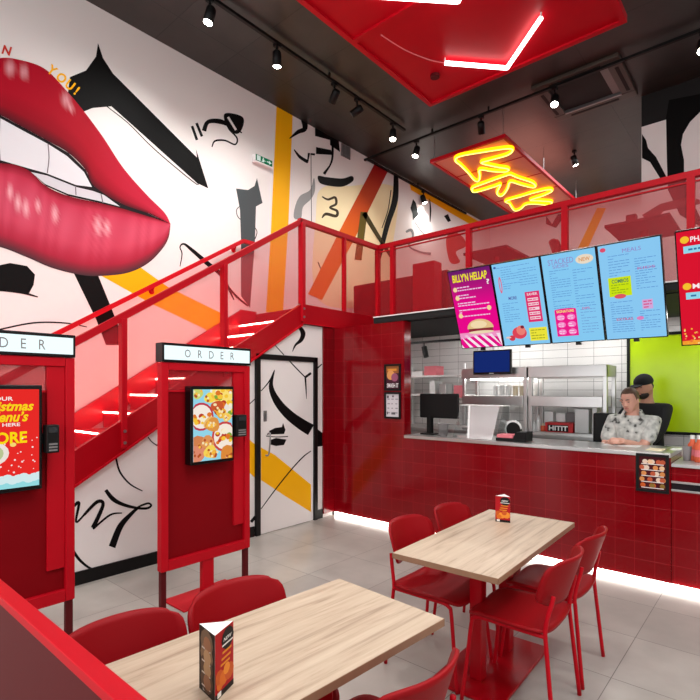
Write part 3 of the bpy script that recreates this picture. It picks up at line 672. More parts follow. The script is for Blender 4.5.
# ------------------------------------------------------------------ chairs
def make_chair():
    c = thing('dining_chair', (0, 0, 0), 'x', 'chair', 'red dining chairs', True)
    def rr(x0, x1, y0, y1, r, n=5):
        pts = []
        for cx, cy, a0 in ((x1-r, y1-r, 0), (x0+r, y1-r, 90), (x0+r, y0+r, 180), (x1-r, y0+r, 270)):
            for i in range(n+1):
                a = math.radians(a0+90*i/n); pts.append((cx+r*math.cos(a), cy+r*math.sin(a)))
        return pts
    def grid_panel(fn, nu, nv, th, m, name):
        """curved sheet fn(u,v)->(point, normal), rounded corner outline, given thickness"""
        b = MB(); vs = []; r = .28
        for side in (0, 1):
            for i in range(nu+1):
                for j in range(nv+1):
                    p, n = fn(i/nu, j/nv); vs.append(p+n*(th*(side-.5)))
        k = (nu+1)*(nv+1); fs = []
        idx = lambda i, j: i*(nv+1)+j
        for i in range(nu):
            for j in range(nv):
                q = (idx(i, j), idx(i+1, j), idx(i+1, j+1), idx(i, j+1)); fs.append(q); fs.append(tuple(a+k for a in q[::-1]))
        ring = [idx(i, 0) for i in range(nu+1)]+[idx(nu, j) for j in range(1, nv+1)]+[idx(i, nv) for i in range(nu-1, -1, -1)]+[idx(0, j) for j in range(nv-1, 0, -1)]
        for a, d in zip(ring, ring[1:]+ring[:1]): fs.append((a, d, d+k, a+k))
        b.add(vs, fs, m, None, True); return b
    def sq(u, v, cr):
        """square [-1,1]^2 with its corners rounded by cr"""
        x, y = u*2-1, v*2-1
        k = 1-cr*(abs(x)**4)*(abs(y)**4)*.9
        return x*k, y*k
    def seat(u, v):
        x, y = sq(u, v, .13); X = .005+.215*x; Y = .215*y*(1-.05*x)
        z = .47-.012*(1-y*y)-.03*max(0, x-.55)**2*4+.012*max(0, -x-.5)
        return Vector((X, Y, z)), Vector((0, 0, 1))
    def back(u, v):
        y, zz = sq(u, v, .2); a = y*.222
        X = -.278+.085*y*y-.038*zz+.02; Z = .692+.116*zz
        n = Vector((1, -.6*y, .2)).normalized(); return Vector((X, a, Z)), n
    s = grid_panel(seat, 14, 14, .016, 'redplastic', 'seat').build('seat', c)
    b = grid_panel(back, 16, 10, .013, 'redplastic', 'back').build('backrest', c)
    for sgn in (-1, 1):
        y = sgn*.186
        t = MB(); t.tube(catmull([(-.235, y*1.16, 0.004), (-.195, y*1.06, .40), (-.19, y*1.05, .47), (-.2, y*1.03, .54), (-.215, y*.98, .60), (-.222, y*.95, .64)], 5), .0105, 'red', 10); t.build('rear_leg', c)
        t = MB(); t.tube(catmull([(-.19, y*1.05, .448), (0, y*1.02, .447), (.115, y*1.0, .447)], 3)+catmull([(.14, y*1.0, .446), (.168, y*1.0, .435), (.182, y*1.01, .405), (.205, y*1.06, .2), (.228, y*1.12, .004)], 4), .0105, 'red', 10); t.build('front_leg', c)
    t = MB(); t.tube([(.06, -.186, .447), (.06, .186, .447)], .009, 'red', 8); t.tube([(-.12, -.19, .447), (-.12, .19, .447)], .009, 'red', 8); t.build('stretcher', c)
    return c
chair = make_chair(); used = []
def put(x, y, rz, label, z=0, group=None):
    c = chair if not used else copy_tree(chair); used.append(c)
    c.location = (x, y, z); c.rotation_euler = (0, 0, math.radians(rz)); c['label'] = label
    if group: c['group'] = group
    return c
put(-1.49, .765, -4, 'red chair on the far side of the near table, beside the low partition')
put(-1.46, 1.22, -4, 'red chair on the far side of the near table, in front of the food-picture kiosk')
put(-1.02, 1.24, 176, 'red chair cut off by the bottom edge, on the near side of the near table')
put(-1.53, 2.57, 0, 'red chair at the left side of the farther table, close to its near corner')
put(-1.51, 3.05, 0, 'red chair at the left side of the farther table, partly hidden behind another chair')
put(-1.04, 2.55, 182, 'red chair at the right of the farther table, nearer of the two to the camera')
put(-1.055, 3.05, 181, 'red chair at the right of the farther table, nearer of the two to the counter')

# ------------------------------------------------------------------ table menus (three-sided cards)
def menu_card(x, y, z, rz, s, h, label):
    c = thing('menu_card', (0, 0, 0), label, 'menu', 'three-sided table menus', True)
    P = [Vector((s*.577*math.cos(math.radians(a)), s*.577*math.sin(math.radians(a)), 0)) for a in (90, 210, 330)]
    b = MB(); b.prism(P, (0, 0, h), 'whitepl'); body = b.build('card', c)
    cols = [(176, 26, 34), (44, 34, 30), (44, 34, 30)]
    for i in range(3):
        A, Bq = P[i], P[(i+1) % 3]; ed = Bq-A; n = Vector((ed.y, -ed.x, 0)).normalized(); Z = Vector((0, 0, 1)); b = MB()
        def rc(u0, v0, u1, v1, col, l=1): b.add([A+ed*u+Z*(h*v)+n*(.0006*l) for u, v in ((u0, v0), (u1, v0), (u1, v1), (u0, v1))], [(0, 1, 2, 3)], 'card', lin(col))
        def bl(u, v, r, col, l=2, k=10): l = l+bump_layer(); b.poly([A+ed*min(max(u+r*math.cos(2*math.pi*t/k), 0), 1)+Z*(h*min(max(v+r*.5*math.sin(2*math.pi*t/k), 0), 1))+n*(.0006*l) for t in range(k)], 'card', lin(col))
        rc(0, 0, 1, 1, cols[i])
        if i == 0:
            bl(.66, .82, .34, (30, 26, 26)); b.text('NEW', A+ed*.42+Z*(h*.80)+n*.002, ed.normalized(), Z, ed.length*.46, h*.055, 'card', lin((235, 235, 230)), .3, .02); rc(.35, .735, .95, .76, (230, 226, 220), 3)
            for v, u in ((.62, .6), (.53, .55), (.45, .5)): rc(u-.22, v, u+.28, v+.035, (222, 140, 40), 2)
            for u, v, r in ((.2, .32, .22), (.45, .26, .24), (.75, .28, .26), (.6, .36, .18), (.25, .2, .18)): bl(u, v, r, random.choice([(230, 140, 50), (214, 110, 40), (200, 90, 40)]))
            rc(0, 0, 1, .09, (36, 28, 26), 2); rc(.1, .02, .3, .1, (230, 226, 220), 3)
        else:
            for v in (.8, .6, .42, .22): bl(.5, v, .4, random.choice([(120, 96, 76), (96, 70, 54), (140, 110, 84)])); bl(.55, v-.02, .24, random.choice([(190, 150, 110), (160, 110, 80)]), 3); rc(.2, v-.12, .75, v-.095, (214, 200, 190), 3)
            rc(.25, .03, .5, .12, (190, 190, 186), 2)
        b.build('printed_side', body)
    c.location = (x, y, z); c.rotation_euler = (0, 0, rz); return c
q = atz(214, 701, .7505); menu_card(q.x-.035, q.y+.03, .7505, math.radians(-127), .094, .182, 'tall three-sided menu card standing on the near table')
q = atz(503.5, 522, .7505); menu_card(q.x-.01, q.y+.02, .7505, math.radians(136), .092, .165, 'small three-sided menu card standing at the far end of the farther table')

# ------------------------------------------------------------------ counter
ct = thing('service_counter', (-1.95, 5.0, 0), 'long red tiled service counter with a thin steel top', 'counter')
XE = -.69
b = MB(); b.box(XJ+.001, XE, YC, YC+.1, .05, 1.055, 'tile'); b.box(XE-.06, XE, YC+.1, 5.28, .05, 1.055, 'tile'); b.build('tiled_front', ct)
b = MB(); b.box(XJ+.001, XE-.02, YC+.035, 5.26, 0, .05, 'black'); b.build('plinth', ct)
b = MB(); b.box(XJ+.001, XE, YC-.012, 5.32, 1.056, 1.09, 'steel', .003); b.build('worktop', ct)
b = MB(); b.box(XJ+.001, XE-.061, 4.83, 5.27, .06, 1.05, 'foamgrey'); b.build('carcass', ct)
b = MB(); b.box(xs+.05, 1.2, YC-.012, YC+.02, .005, .045, 'led'); one(b, 'led_strip', 'warm white light strip glowing under the red tiled counter', 'light strip')
lc = thing('display_counter', (.2, 5.0, 0), 'lower counter with steel bands to the right of the red tiled counter', 'counter')
b = MB(); b.box(XE+.003, 1.2, YC+.01, 5.28, .05, .985, 'tile'); b.box(XE+.003, 1.2, YC+.05, 5.26, 0, .05, 'black'); b.build('tiled_front', lc)
b = MB(); b.box(XE+.003, 1.2, YC-.005, 5.3, .986, 1.012, 'steelmat', .003); b.build('worktop', lc)
for z in (.80, .865): 
    b = MB(); b.box(XE+.003, 1.2, YC-.004, YC+.01, z-.008, z+.008, 'steel', .002); b.build('band', lc)
b = MB(); b.box(XE+.006, 1.2, YC+.002, YC+.0095, .808, .857, 'mirror'); b.build('opening', lc)

def frame_sign(x0, x1, z0, z1, label, kind, Y):
    f = thing('framed_poster' if kind else 'framed_menu', ((x0+x1)/2, Y, z0), label, 'poster' if kind else 'menu')
    e = .022; b = MB()
    b.box(x0, x1, Y-.02, Y-.001, z0, z0+e, 'black', .002); b.box(x0, x1, Y-.02, Y-.001, z1-e, z1, 'black', .002); b.box(x0, x0+e, Y-.02, Y-.001, z0+e, z1-e, 'black', .002); b.box(x1-e, x1, Y-.02, Y-.001, z0+e, z1-e, 'black', .002); b.build('frame', f)
    g = MB(); a, c, d_, e_ = x0+e, x1-e, z0+e, z1-e; W, H_ = c-a, e_-d_
    def rc(u0, v0, u1, v1, col, l=0): g.add([(a+W*u, Y-.006-.0006*l, d_+H_*v) for u, v in ((u0, v0), (u1, v0), (u1, v1), (u0, v1))], [(0, 1, 2, 3)], 'card', lin(col))
    def bl(u, v, r, col, l=1, k=14): l = l+bump_layer(); g.poly([(a+W*min(max(u+r*math.cos(2*math.pi*t/k), 0), 1), Y-.006-.0006*l, d_+H_*min(max(v+r*W/H_*math.sin(2*math.pi*t/k), 0), 1)) for t in range(k)], 'card', lin(col))
    def tx(s_, u0, v0, u1, v1, col, l=3): g.text(s_, (a+W*u0, Y-.006-.0006*l, d_+H_*v0), (1, 0, 0), (0, 0, 1), W*(u1-u0), H_*(v1-v0), 'card', lin(col), 0, .02)
    return f, g, rc, bl, tx
f, g, rc, bl, tx = frame_sign(-3.545, -3.315, 1.592, 1.9, 'framed colour poster on the red tiled wall, above a white notice', 1, YC)
rc(0, 0, 1, 1, (70, 34, 46)); rc(0, .68, 1, 1, (150, 90, 50), 1); bl(.35, .6, .3, (216, 150, 90), 2); bl(.65, .5, .26, (150, 84, 110), 2); rc(.1, .78, .8, .88, (214, 140, 60), 2); tx('SMASH IT', .06, .05, .94, .24, (236, 232, 232)); g.build('print', f)
f, g, rc, bl, tx = frame_sign(-3.545, -3.315, 1.268, 1.575, 'framed white notice with small print, on the red tiled wall', 1, YC)
rc(0, 0, 1, 1, (206, 200, 204))
for i in range(4):
    for j in range(3): rc(.1+.3*j, .15+.2*i, .1+.3*j+random.uniform(.1, .2), .15+.2*i+.05, (150, 144, 150), 1)
rc(.06, .82, .2, .93, (90, 80, 84), 1); rc(.45, .86, .6, .94, (110, 100, 104), 1); rc(.4, .1, .7, .2, (100, 94, 98), 1); rc(.05, .1, .14, .22, (100, 94, 98), 1); g.build('print', f)
f, g, rc, bl, tx = frame_sign(-.935, -.70, .765, 1.078, 'black framed menu hanging on the counter front near its right end', 0, YC)
f.location.y = YC; rc(0, 0, 1, 1, (74, 18, 24))
for i in range(5):
    v = .84-.18*i
    for _ in range(5): bl(random.uniform(.1, .9), v, .1, random.choice([(226, 200, 180), (190, 90, 60), (214, 140, 80), (230, 190, 150)]) if i < 4 else random.choice([(200, 90, 40), (140, 110, 50)]), 1)
    rc(.08, v-.085, .92, v-.06, (224, 214, 210), 2)
g.build('print', f)

# ------------------------------------------------------------------ kitchen
b = MB(); b.box(-4.34, 2.2, 6.42, 6.5, 0, 2.39, 'subway'); struct(b, 'wall_kitchen')
b = MB(); b.box(-4.36, -4.30, YC+.13, 6.42, 0, 2.39, 'subway'); struct(b, 'wall_side')
YG = 6.41
gb = thing('lime_board', (0, YG, 1.15), 'large lime green wall panel in a black frame behind the two workers', 'wall panel')
b = MB(); b.box(-1.33, 1.6, YG-.012, YG, 1.15, 2.20, 'lime'); b.build('panel', gb)
b = MB(); b.box(-1.36, -1.33, YG-.03, YG, 1.12, 2.23, 'black'); b.box(-1.33, 1.6, YG-.03, YG, 1.12, 1.15, 'black'); b.box(-1.33, 1.6, YG-.03, YG, 2.20, 2.23, 'black'); b.build('frame', gb)
KX = []
for i, (x, ky) in enumerate(((-3.93, 5.15), (-2.6, 6.0), (-1.5, 6.0), (-.3, 6.0))):  # first one is an added fill for the dark left end, out of sight
    kl = thing('kitchen_light', (x, ky, 2.36), ('added fill light on the kitchen ceiling, hidden behind the red tiled wall', 'flat ceiling light in the kitchen above the small blue monitor', 'flat ceiling light in the kitchen behind the menu screens', 'flat ceiling light above the lime green panel')[i], 'ceiling light', 'kitchen ceiling lights')
    b = MB(); b.box(x-.37, x+.37, ky-.12, ky+.12, 2.365, 2.391, 'white', .003); b.build('frame', kl)
    b = MB(); b.box(x-.35, x+.35, ky-.1, ky+.1, 2.36, 2.3645, 'kitchenled'); b.build('diffuser', kl)
bc = thing('back_counter', (-2.2, 6.1, 0), 'stainless steel back counter along the kitchen wall', 'counter')
b = MB(); b.box(-4.27, -1.43, 5.8, 6.40, .1, 1.05, 'steelmat'); b.build('cabinet', bc); b = MB(); b.box(-4.29, -1.41, 5.77, 6.41, 1.05, 1.09, 'steel', .003); b.build('worktop', bc)
for x in (-4.1, -1.55):
    for y in (5.9, 6.3): b = MB(); b.cyl((x, y, 0), (x, y, .1), .025, 'steel'); b.build('leg', bc)
# two bays of heated pass shelving
def bay(x0, x1, label):
    h = thing('pass_shelf', ((x0+x1)/2, 6.05, 1.09), label, 'shelving', 'stainless pass shelves')
    for x in (x0, x1-.04):
        for y in (5.86, 6.22):
            b = MB(); b.box(x, x+.04, y, y+.04, 1.09, 1.87, 'steel', .003); b.build('post', h)
    b = MB(); b.box(x0, x1, 5.85, 6.27, 1.745, 1.875, 'steel', .004); b.build('hood', h)
    b = MB(); b.box(x0+.041, x1-.041, 5.85, 6.27, 1.41, 1.53, 'steel', .004); b.build('shelf', h)
    b = MB(); b.box(x0+.041, x1-.041, 5.87, 6.26, 1.09, 1.115, 'steel'); b.build('shelf', h)
    b = MB(); b.box(x0+.05, x1-.05, 6.0, 6.06, 1.73, 1.745, 'kitchenled' if x0 < -3 else 'steel'); b.build('heat_lamp', h)
bay(-3.16, -2.31, 'stainless pass shelf unit under the small blue monitor'); bay(-2.29, -1.44, 'stainless pass shelf unit nearest the lime green panel')
def tub(x, y, z, r, h, m, label, cat='container', name='tub', r2=None, group=None):
    b = MB(); r2 = r2 or r*1.1; b.lathe((x, y, z), [(r*.9, 0), (r, .004), (r2, h*.94), (r2*1.04, h*.95), (r2*1.04, h), (r2*.94, h), (r2*.93, h*.9)], m); return one(b, name, label, cat, group)
tags = ['white paper cup at the left end of the upper pass shelf cups', 'white paper cup second from the left on the upper pass shelf', 'white paper cup third from the left on the upper pass shelf', 'cream paper cup beside the white ones on the upper pass shelf', 'cream paper cup rightmost of the upper pass shelf cups']
for i in range(5): tub(-2.76+.085*i, 6.0, 1.5305, .03, .13-.01*(i > 2), 'whitepl' if i < 3 else 'cream', tags[i], 'cup', 'paper_cup', group='cups on the pass shelf')
def aty_(px, Y): return aty(px, 390, Y).x
x0, x1 = aty_(545, 5.9), aty_(573, 5.9)
bx = thing('red_box', ((x0+x1)/2, 5.95, 1.116), 'red box with white lettering on the lower pass shelf', 'box')
b = MB(); b.box(x0, x1, 5.9, 6.1, 1.116, 1.225, mat('box_red', (196, 24, 30), .5), .003); b.build('carton', bx)
b = MB(); b.box(x0+.03, x1-.05, 5.897, 5.8999, 1.125, 1.2, 'black'); b.text('HITIT', (x0+.045, 5.8955, 1.135), (1, 0, 0), (0, 0, 1), x1-x0-.1, .055, 'whitepl', None, 0, .03); b.build('print', bx)
for i, (px, m_, hh) in enumerate(((548, 'whitepl', .29), (560, 'whitepl', .27), (570, 'foamgrey', .28))):
    x = aty_(px, 6.1); b = MB(); b.box(x-.054, x+.054, 6.12, 6.24, 1.116, 1.116+hh-.06, m_, .008); t = b.build('crate', None)
    tag(t, ('white tub behind the left end of the red box', 'white tub behind the middle of the red box', 'grey tub behind the right end of the red box')[i], 'container', 'tubs behind the red box')
x = aty_(583, 5.95); b = MB(); b.box(x-.075, x+.075, 5.9, 6.1, 1.116, 1.39, 'steelmat', .006); one(b, 'steel_bin', 'tall grey steel bin on the pass shelf right of the red box', 'bin')
x = aty_(596, 5.95); b = MB(); b.box(x-.03, x+.02, 5.91, 6.03, 1.116, 1.41, 'whitepl', .005); one(b, 'cup_dispenser', 'white upright dispenser at the right end of the pass shelf', 'dispenser')
x = aty_(604, 5.7); b = MB(); b.box(x-.1, x+.1, 5.66, 5.765, .9, 1.36, 'black', .02)
b.box(x-.08, x+.08, 5.67, 5.755, 0, .9, 'black', .01); one(b, 'waste_bin', 'black bin standing left of the woman in the grey shirt', 'bin')
for i, px in enumerate((534, 538.5, 543)):
    x = aty_(px, 5.93); s = thing('squeeze_bottle', (x, 5.93, 1.116), ('white squeeze bottle leftmost on the lower pass shelf', 'tall white squeeze bottle in the middle of three on the pass shelf', 'orange squeeze bottle touching the red box on the pass shelf')[i], 'bottle', 'squeeze bottles on the pass shelf')
    h = (.12, .19, .1)[i]; b = MB(); b.lathe((x, 5.93, 1.116), [(.022, 0), (.026, .01), (.026, h*.6), (.02, h*.68)], 'orange' if i == 2 else 'whitepl', 14); b.build('body', s); b = MB(); b.lathe((x, 5.93, 1.116+h*.68), [(.02, 0), (.014, h*.1), (.004, h*.32)], 'whitepl' if i < 2 else 'cream', 12); b.build('nozzle', s)
# small blue monitor
A = aty(473, 351, 5.75); Bq = aty(511, 374, 5.75)
mo = thing('monitor', ((A.x+Bq.x)/2, 5.75, Bq.z), 'small hanging monitor with a plain blue screen', 'monitor')
b = MB(); b.box(A.x, Bq.x, 5.75, 5.79, Bq.z, A.z, 'blackgloss', .006); b.build('casing', mo)
b = MB(); b.add([(A.x+.018, 5.7485, Bq.z+.028), (Bq.x-.018, 5.7485, Bq.z+.028), (Bq.x-.018, 5.7485, A.z-.018), (A.x+.018, 5.7485, A.z-.018)], [(0, 1, 2, 3)], 'screen', lin((22, 42, 112))); b.build('display', mo)
b = MB(); xm = (A.x+Bq.x)/2; b.box(xm-.03, xm+.03, 5.748, 5.7495, Bq.z+.009, Bq.z+.017, 'whitepl'); b.build('badge', mo)
b = MB(); b.cyl((xm, 5.8, A.z-.08), (xm, 5.8, 2.391), .012, 'steel', 10); b.box(xm-.04, xm+.04, 5.79, 5.81, A.z-.14, A.z-.04, 'steel'); b.build('mount', mo)
# kitchen track and spotlight
b = MB(); qa, qb = aty(409, 343, 5.6), aty(462, 335, 5.6); b.box(-4.0, -1.0, 5.585, 5.615, 2.215, 2.24, 'black'); b.box(-3.8, -3.78, 5.595, 5.605, 2.24, 2.392, 'black'); b.box(-1.6, -1.58, 5.595, 5.605, 2.24, 2.392, 'black'); one(b, 'track_rail', 'short black lighting track on the kitchen ceiling', 'lighting track')
b = MB(); q = aty(425, 352, 5.6); b.cyl((q.x-.015, 5.6, q.z+.07), (q.x+.02, 5.6, q.z-.07), .035, 'black', 16); b.cyl((q.x-.015, 5.6, q.z+.06), (q.x-.015, 5.6, 2.215), .008, 'black', 8); one(b, 'track_spotlight', 'black cylinder spotlight hanging from the kitchen ceiling track', 'spotlight', 'black track spotlights')

# things on the counter
A = aty(419.5, 393.5, 4.95); Bq = aty(458, 419, 4.95)
pos = thing('till_screen', (-3.06, 4.98, 1.0905), 'black till monitor seen from behind at the left end of the counter', 'till')
b = MB(); b.box(A.x, Bq.x, 4.95, 4.985, Bq.z, A.z, 'black', .012); b.build('casing', pos)
xm = aty(430, 430, 4.97).x; b = MB(); b.box(xm-.03, xm+.03, 4.985, 5.0, 1.1, A.z-.1, 'black', .004); b.box(xm-.025, xm+.025, 4.94, 4.96, 1.11, Bq.z+.02, 'black'); b.build('stand', pos)
b = MB(); b.box(xm-.09, xm+.09, 4.9, 5.06, 1.0905, 1.105, 'black', .004); b.build('foot', pos)
x = aty(443, 430, 4.86).x; b = MB(); b.lathe((x, 4.86, 1.0905), [(.042, 0), (.046, .006), (.06, .13), (.063, .135), (.063, .14), (.058, .14), (.05, .02)], 'foamgrey', 20); one(b, 'cup', 'grey-brown tumbler on the counter below the till monitor', 'cup')
x0, x1 = aty_(457, 4.9), aty_(500, 4.9)
sg = thing('display_guard', ((x0+x1)/2, 4.95, 1.0905), 'steel and clear plastic display guard on the counter right of the till', 'display stand')
for x in (x0, x1):
    b = MB(); b.prism([(x, 4.80, 1.0905), (x, 5.12, 1.0905), (x, 5.12, 1.43), (x, 4.98, 1.43)], (.006, 0, 0), 'acrylic'); b.build('side_panel', sg)
b = MB(); b.box(x0, x1, 4.975, 5.14, 1.43, 1.438, 'whitepl'); b.build('top_shelf', sg)
b = MB(); b.add([(x0+.18, 4.80, 1.093), (x1-.04, 4.80, 1.093), (x1-.04, 4.978, 1.428), (x0+.10, 4.978, 1.428)], [(0, 1, 2, 3)], 'frost'); b.prism([(x0+.18, 4.798, 1.093), (x0+.20, 4.798, 1.093), (x0+.12, 4.976, 1.428), (x0+.10, 4.976, 1.428)], (0, -.006, .002), 'whitepl'); b.build('sloping_panel', sg)
b = MB(); b.box(x0+.02, x0+.16, 4.86, 5.0, 1.0905, 1.11, 'steel', .003); b.box(x0+.02, x0+.16, 4.88, 5.0, 1.2, 1.21, 'steel'); b.build('tray', sg)
x0, x1 = aty_(500, 4.9), aty_(530, 4.9)
pr = thing('receipt_printer', ((x0+x1)/2, 4.88, 1.0905), 'black receipt printer with a pale top on the counter', 'printer')
b = MB(); b.box(x0, x1, 4.79, 4.97, 1.0905, 1.12, 'black', .006); b.prism([(x1-.13, 4.79, 1.12), (x1, 4.79, 1.12), (x1, 4.79, 1.19), (x1-.10, 4.79, 1.185)], (0, .18, 0), 'black'); b.build('body', pr)
b = MB(); b.box(x0+.01, x1-.135, 4.8, 4.96, 1.121, 1.155, 'pink', .004); b.build('cover', pr)
xc = aty_(515, 5.06)
td = thing('tape_dispenser', (xc, 5.08, 1.0905), 'black tape dispenser with a white roll behind the receipt printer', 'dispenser')
b = MB(); b.cyl((xc-.02, 5.06, 1.19), (xc-.02, 5.11, 1.19), .075, 'black', 22); b.box(xc-.08, xc+.1, 5.05, 5.12, 1.0905, 1.15, 'black', .008); b.build('body', td)
b = MB(); b.cyl((xc-.03, 5.065, 1.2), (xc-.03, 5.105, 1.2), .085, 'whitepl', 20); b.build('roll', td)
for i, (pa_, pb_, ya_, yb2, m_) in enumerate(((605, 640, 5.05, 5.2, 'whitepl'), (648, 664, 4.86, 5.06, 'cream'), (672, 682, 5.02, 5.2, 'whitepl'))):
    a, c = aty_(pa_, (ya_+yb2)/2), aty_(pb_, (ya_+yb2)/2); b = MB(); b.box(a, c, ya_, yb2, 1.0905, 1.0935, m_)
    one(b, 'paper_sheet', ('white paper on the counter under the woman’s hands', 'pale yellow paper on the counter above the framed menu', 'white paper at the right end of the steel counter top')[i], 'paper', 'papers on the counter')
# bottles at the far right, on the lower counter
for i, (px, Y, m_, hh, rr_) in enumerate(((692.5, 5.05, 'orange', .21, .034), (699.5, 4.95, 'orange', .22, .036), (687, 5.0, 'foamgrey', .12, .03))):
    x = aty_(px, Y)
    s = thing('sauce_bottle' if i < 2 else 'cup', (x, Y, 1.0125), ('orange sauce bottle on the lower counter, left of two', 'orange sauce bottle at the very right edge of the photo', 'grey cup on the lower counter beside the steel counter end')[i], 'bottle' if i < 2 else 'cup')
    b = MB()
    if i < 2:
        b.lathe((x, Y, 1.0125), [(rr_*.9, 0), (rr_, .01), (rr_, hh*.62), (rr_*.5, hh*.76), (rr_*.45, hh*.85)], m_, 16); b.build('body', s); b = MB(); b.cyl((x, Y, 1.0125+hh*.85), (x, Y, 1.0125+hh), rr_*.5, 'whitepl', 14); b.build('cap', s)
        b = MB(); b.cyl((x, Y, 1.0125+hh*.2), (x, Y, 1.0125+hh*.45), rr_*1.01, 'pink', 16); b.build('label_band', s)
    else:
        b.lathe((x, Y, 1.0125), [(rr_*.8, 0), (rr_*.85, .005), (rr_*1.1, hh), (rr_, hh), (rr_*.8, .01)], m_, 16); b.build('body', s)
# left end of the kitchen: white rack with pink cartons
rk = thing('wire_rack', (-3.9, 6.15, 0), 'white shelf rack at the left end of the kitchen wall', 'rack')
for x in (-4.25, -3.2):
    for y in (6.0, 6.36): b = MB(); b.box(x-.015, x+.015, y-.015, y+.015, 1.0905, 1.95, 'whitepl'); b.build('post', rk)
for z in (1.52, 1.78): b = MB(); b.box(-4.25, -3.2, 6.0, 6.36, z, z+.025, 'whitepl'); b.build('shelf', rk)
for i, (px, y, z, wd, hh, m_) in enumerate(((434, 6.15, 1.8055, .2, .13, 'pink'), (421, 6.15, 1.8055, .18, .06, 'whitepl'), (436, 6.15, 1.5455, .09, .18, 'whitepl'), (446, 6.15, 1.5455, .1, .14, 'steelmat'))):
    x = aty_(px, y); b = MB(); b.box(x-wd/2, x+wd/2, 6.05, 6.25, z, z+hh, m_, .004); one(b, 'carton', ('pink carton on the top of the white kitchen rack', 'flat white carton on the top of the white kitchen rack', 'tall white carton on the lower shelf of the white kitchen rack', 'grey carton on the lower shelf of the white kitchen rack')[i], 'box', 'cartons on the white rack')
x = aty_(458, 5.84); b = MB(); b.box(x-.06, x+.06, 5.835, 5.845, 1.5, 1.66, 'pink'); b.box(x-.004, x+.004, 5.838, 5.843, 1.66, 1.8, 'steel'); one(b, 'hanging_sign', 'small pink sign hanging left of the blue monitor', 'sign')

# ------------------------------------------------------------------ menu screens above the counter
UP = Vector((0, -.30, .729)).normalized(); TH = .788; TWD = .4487; NRM = Vector((1, 0, 0)).cross(UP)   # faces the room
def menu_tv(o, label, draw, wd=TWD-.006, th=TH):
    o = Vector(o); t = thing('menu_screen', o, label, 'screen', 'menu screens above the counter'); X = Vector((1, 0, 0)); n = -UP.cross(X) if (UP.cross(X)).y > 0 else UP.cross(X)
    n = n.normalized()
    if n.y > 0: n = -n
    b = MB(); c0 = [o, o+X*wd, o+X*wd+UP*th, o+UP*th]; b.prism(c0, -n*.04, 'blackgloss'); b.build('casing', t)
    b = MB(); m0 = o+X*wd*.5+UP*th*.75-n*.041
    m0 = o+X*wd*.5+UP*th*.72-n*.055; b.bar(m0-UP*.09, m0+UP*.09, .12, .028, 'black', n); b.bar(m0, (m0.x, 4.80, m0.z), .04, .03, 'black'); b.box(m0.x-.02, m0.x+.02, 4.78, 4.82, 2.466, m0.z+.015, 'black'); b.build('bracket', t)
    b = MB(); m1 = o+X*wd*.5-n*.02; b.box(m1.x-.02, m1.x+.02, m1.y-.015, m1.y+.015, m1.z-.03, m1.z, 'black'); b.build('sensor', t)
    g = MB(); e = .008; O = o+X*e+UP*e; W, H_ = wd-2*e, th-2*e
    P = lambda u, v, l: O+X*(W*u)+UP*(H_*v)+n*(.0015+.0006*l)
    class G: pass
    G.rect = lambda u0, v0, u1, v1, c, l=1: g.add([P(u0, v0, l), P(u1, v0, l), P(u1, v1, l), P(u0, v1, l)], [(0, 1, 2, 3)], 'screen', lin(c))
    G.quad = lambda pts, c, l=1: g.poly([P(min(max(u, 0), 1), min(max(v, 0), 1), l) for u, v in pts], 'screen', c if isinstance(c[0], tuple) else lin(c))
    def ell(u, v, ru, rv, c, l=2, a0=0, a1=360): l = l+bump_layer(); g.poly([P(u+ru*math.cos(math.radians(a0+(a1-a0)*i/20)), v+rv*math.sin(math.radians(a0+(a1-a0)*i/20)), l) for i in range(21 if a1-a0 < 360 else 20)], 'screen', lin(c))
    G.ell = ell
    def text(s, u0, v0, u1, v1, c, l=3, shear=0, bold=.02): l = l+.9; g.text(s, P(u0, v0, l), X, UP, W*(u1-u0), H_*(v1-v0), 'screen', lin(c), shear, bold)
    G.text = text
    def lines(u0, v0, u1, v1, n_, c, l=2, th_=.006):
        for i in range(n_):
            v = v1-(v1-v0)*i/max(1, n_-1); u = u0
            while u < u1-.02:
                k = random.uniform(.03, .1)
                if u+k > u1: k = u1-u
                G.rect(u, v-th_/2, u+k, v+th_/2, c, l); u += k+.014
                if random.random() < .12: break
    G.lines = lines
    draw(G); g.build('display', t); return t
BLU = (136, 205, 246)
NAV = (92, 146, 212)
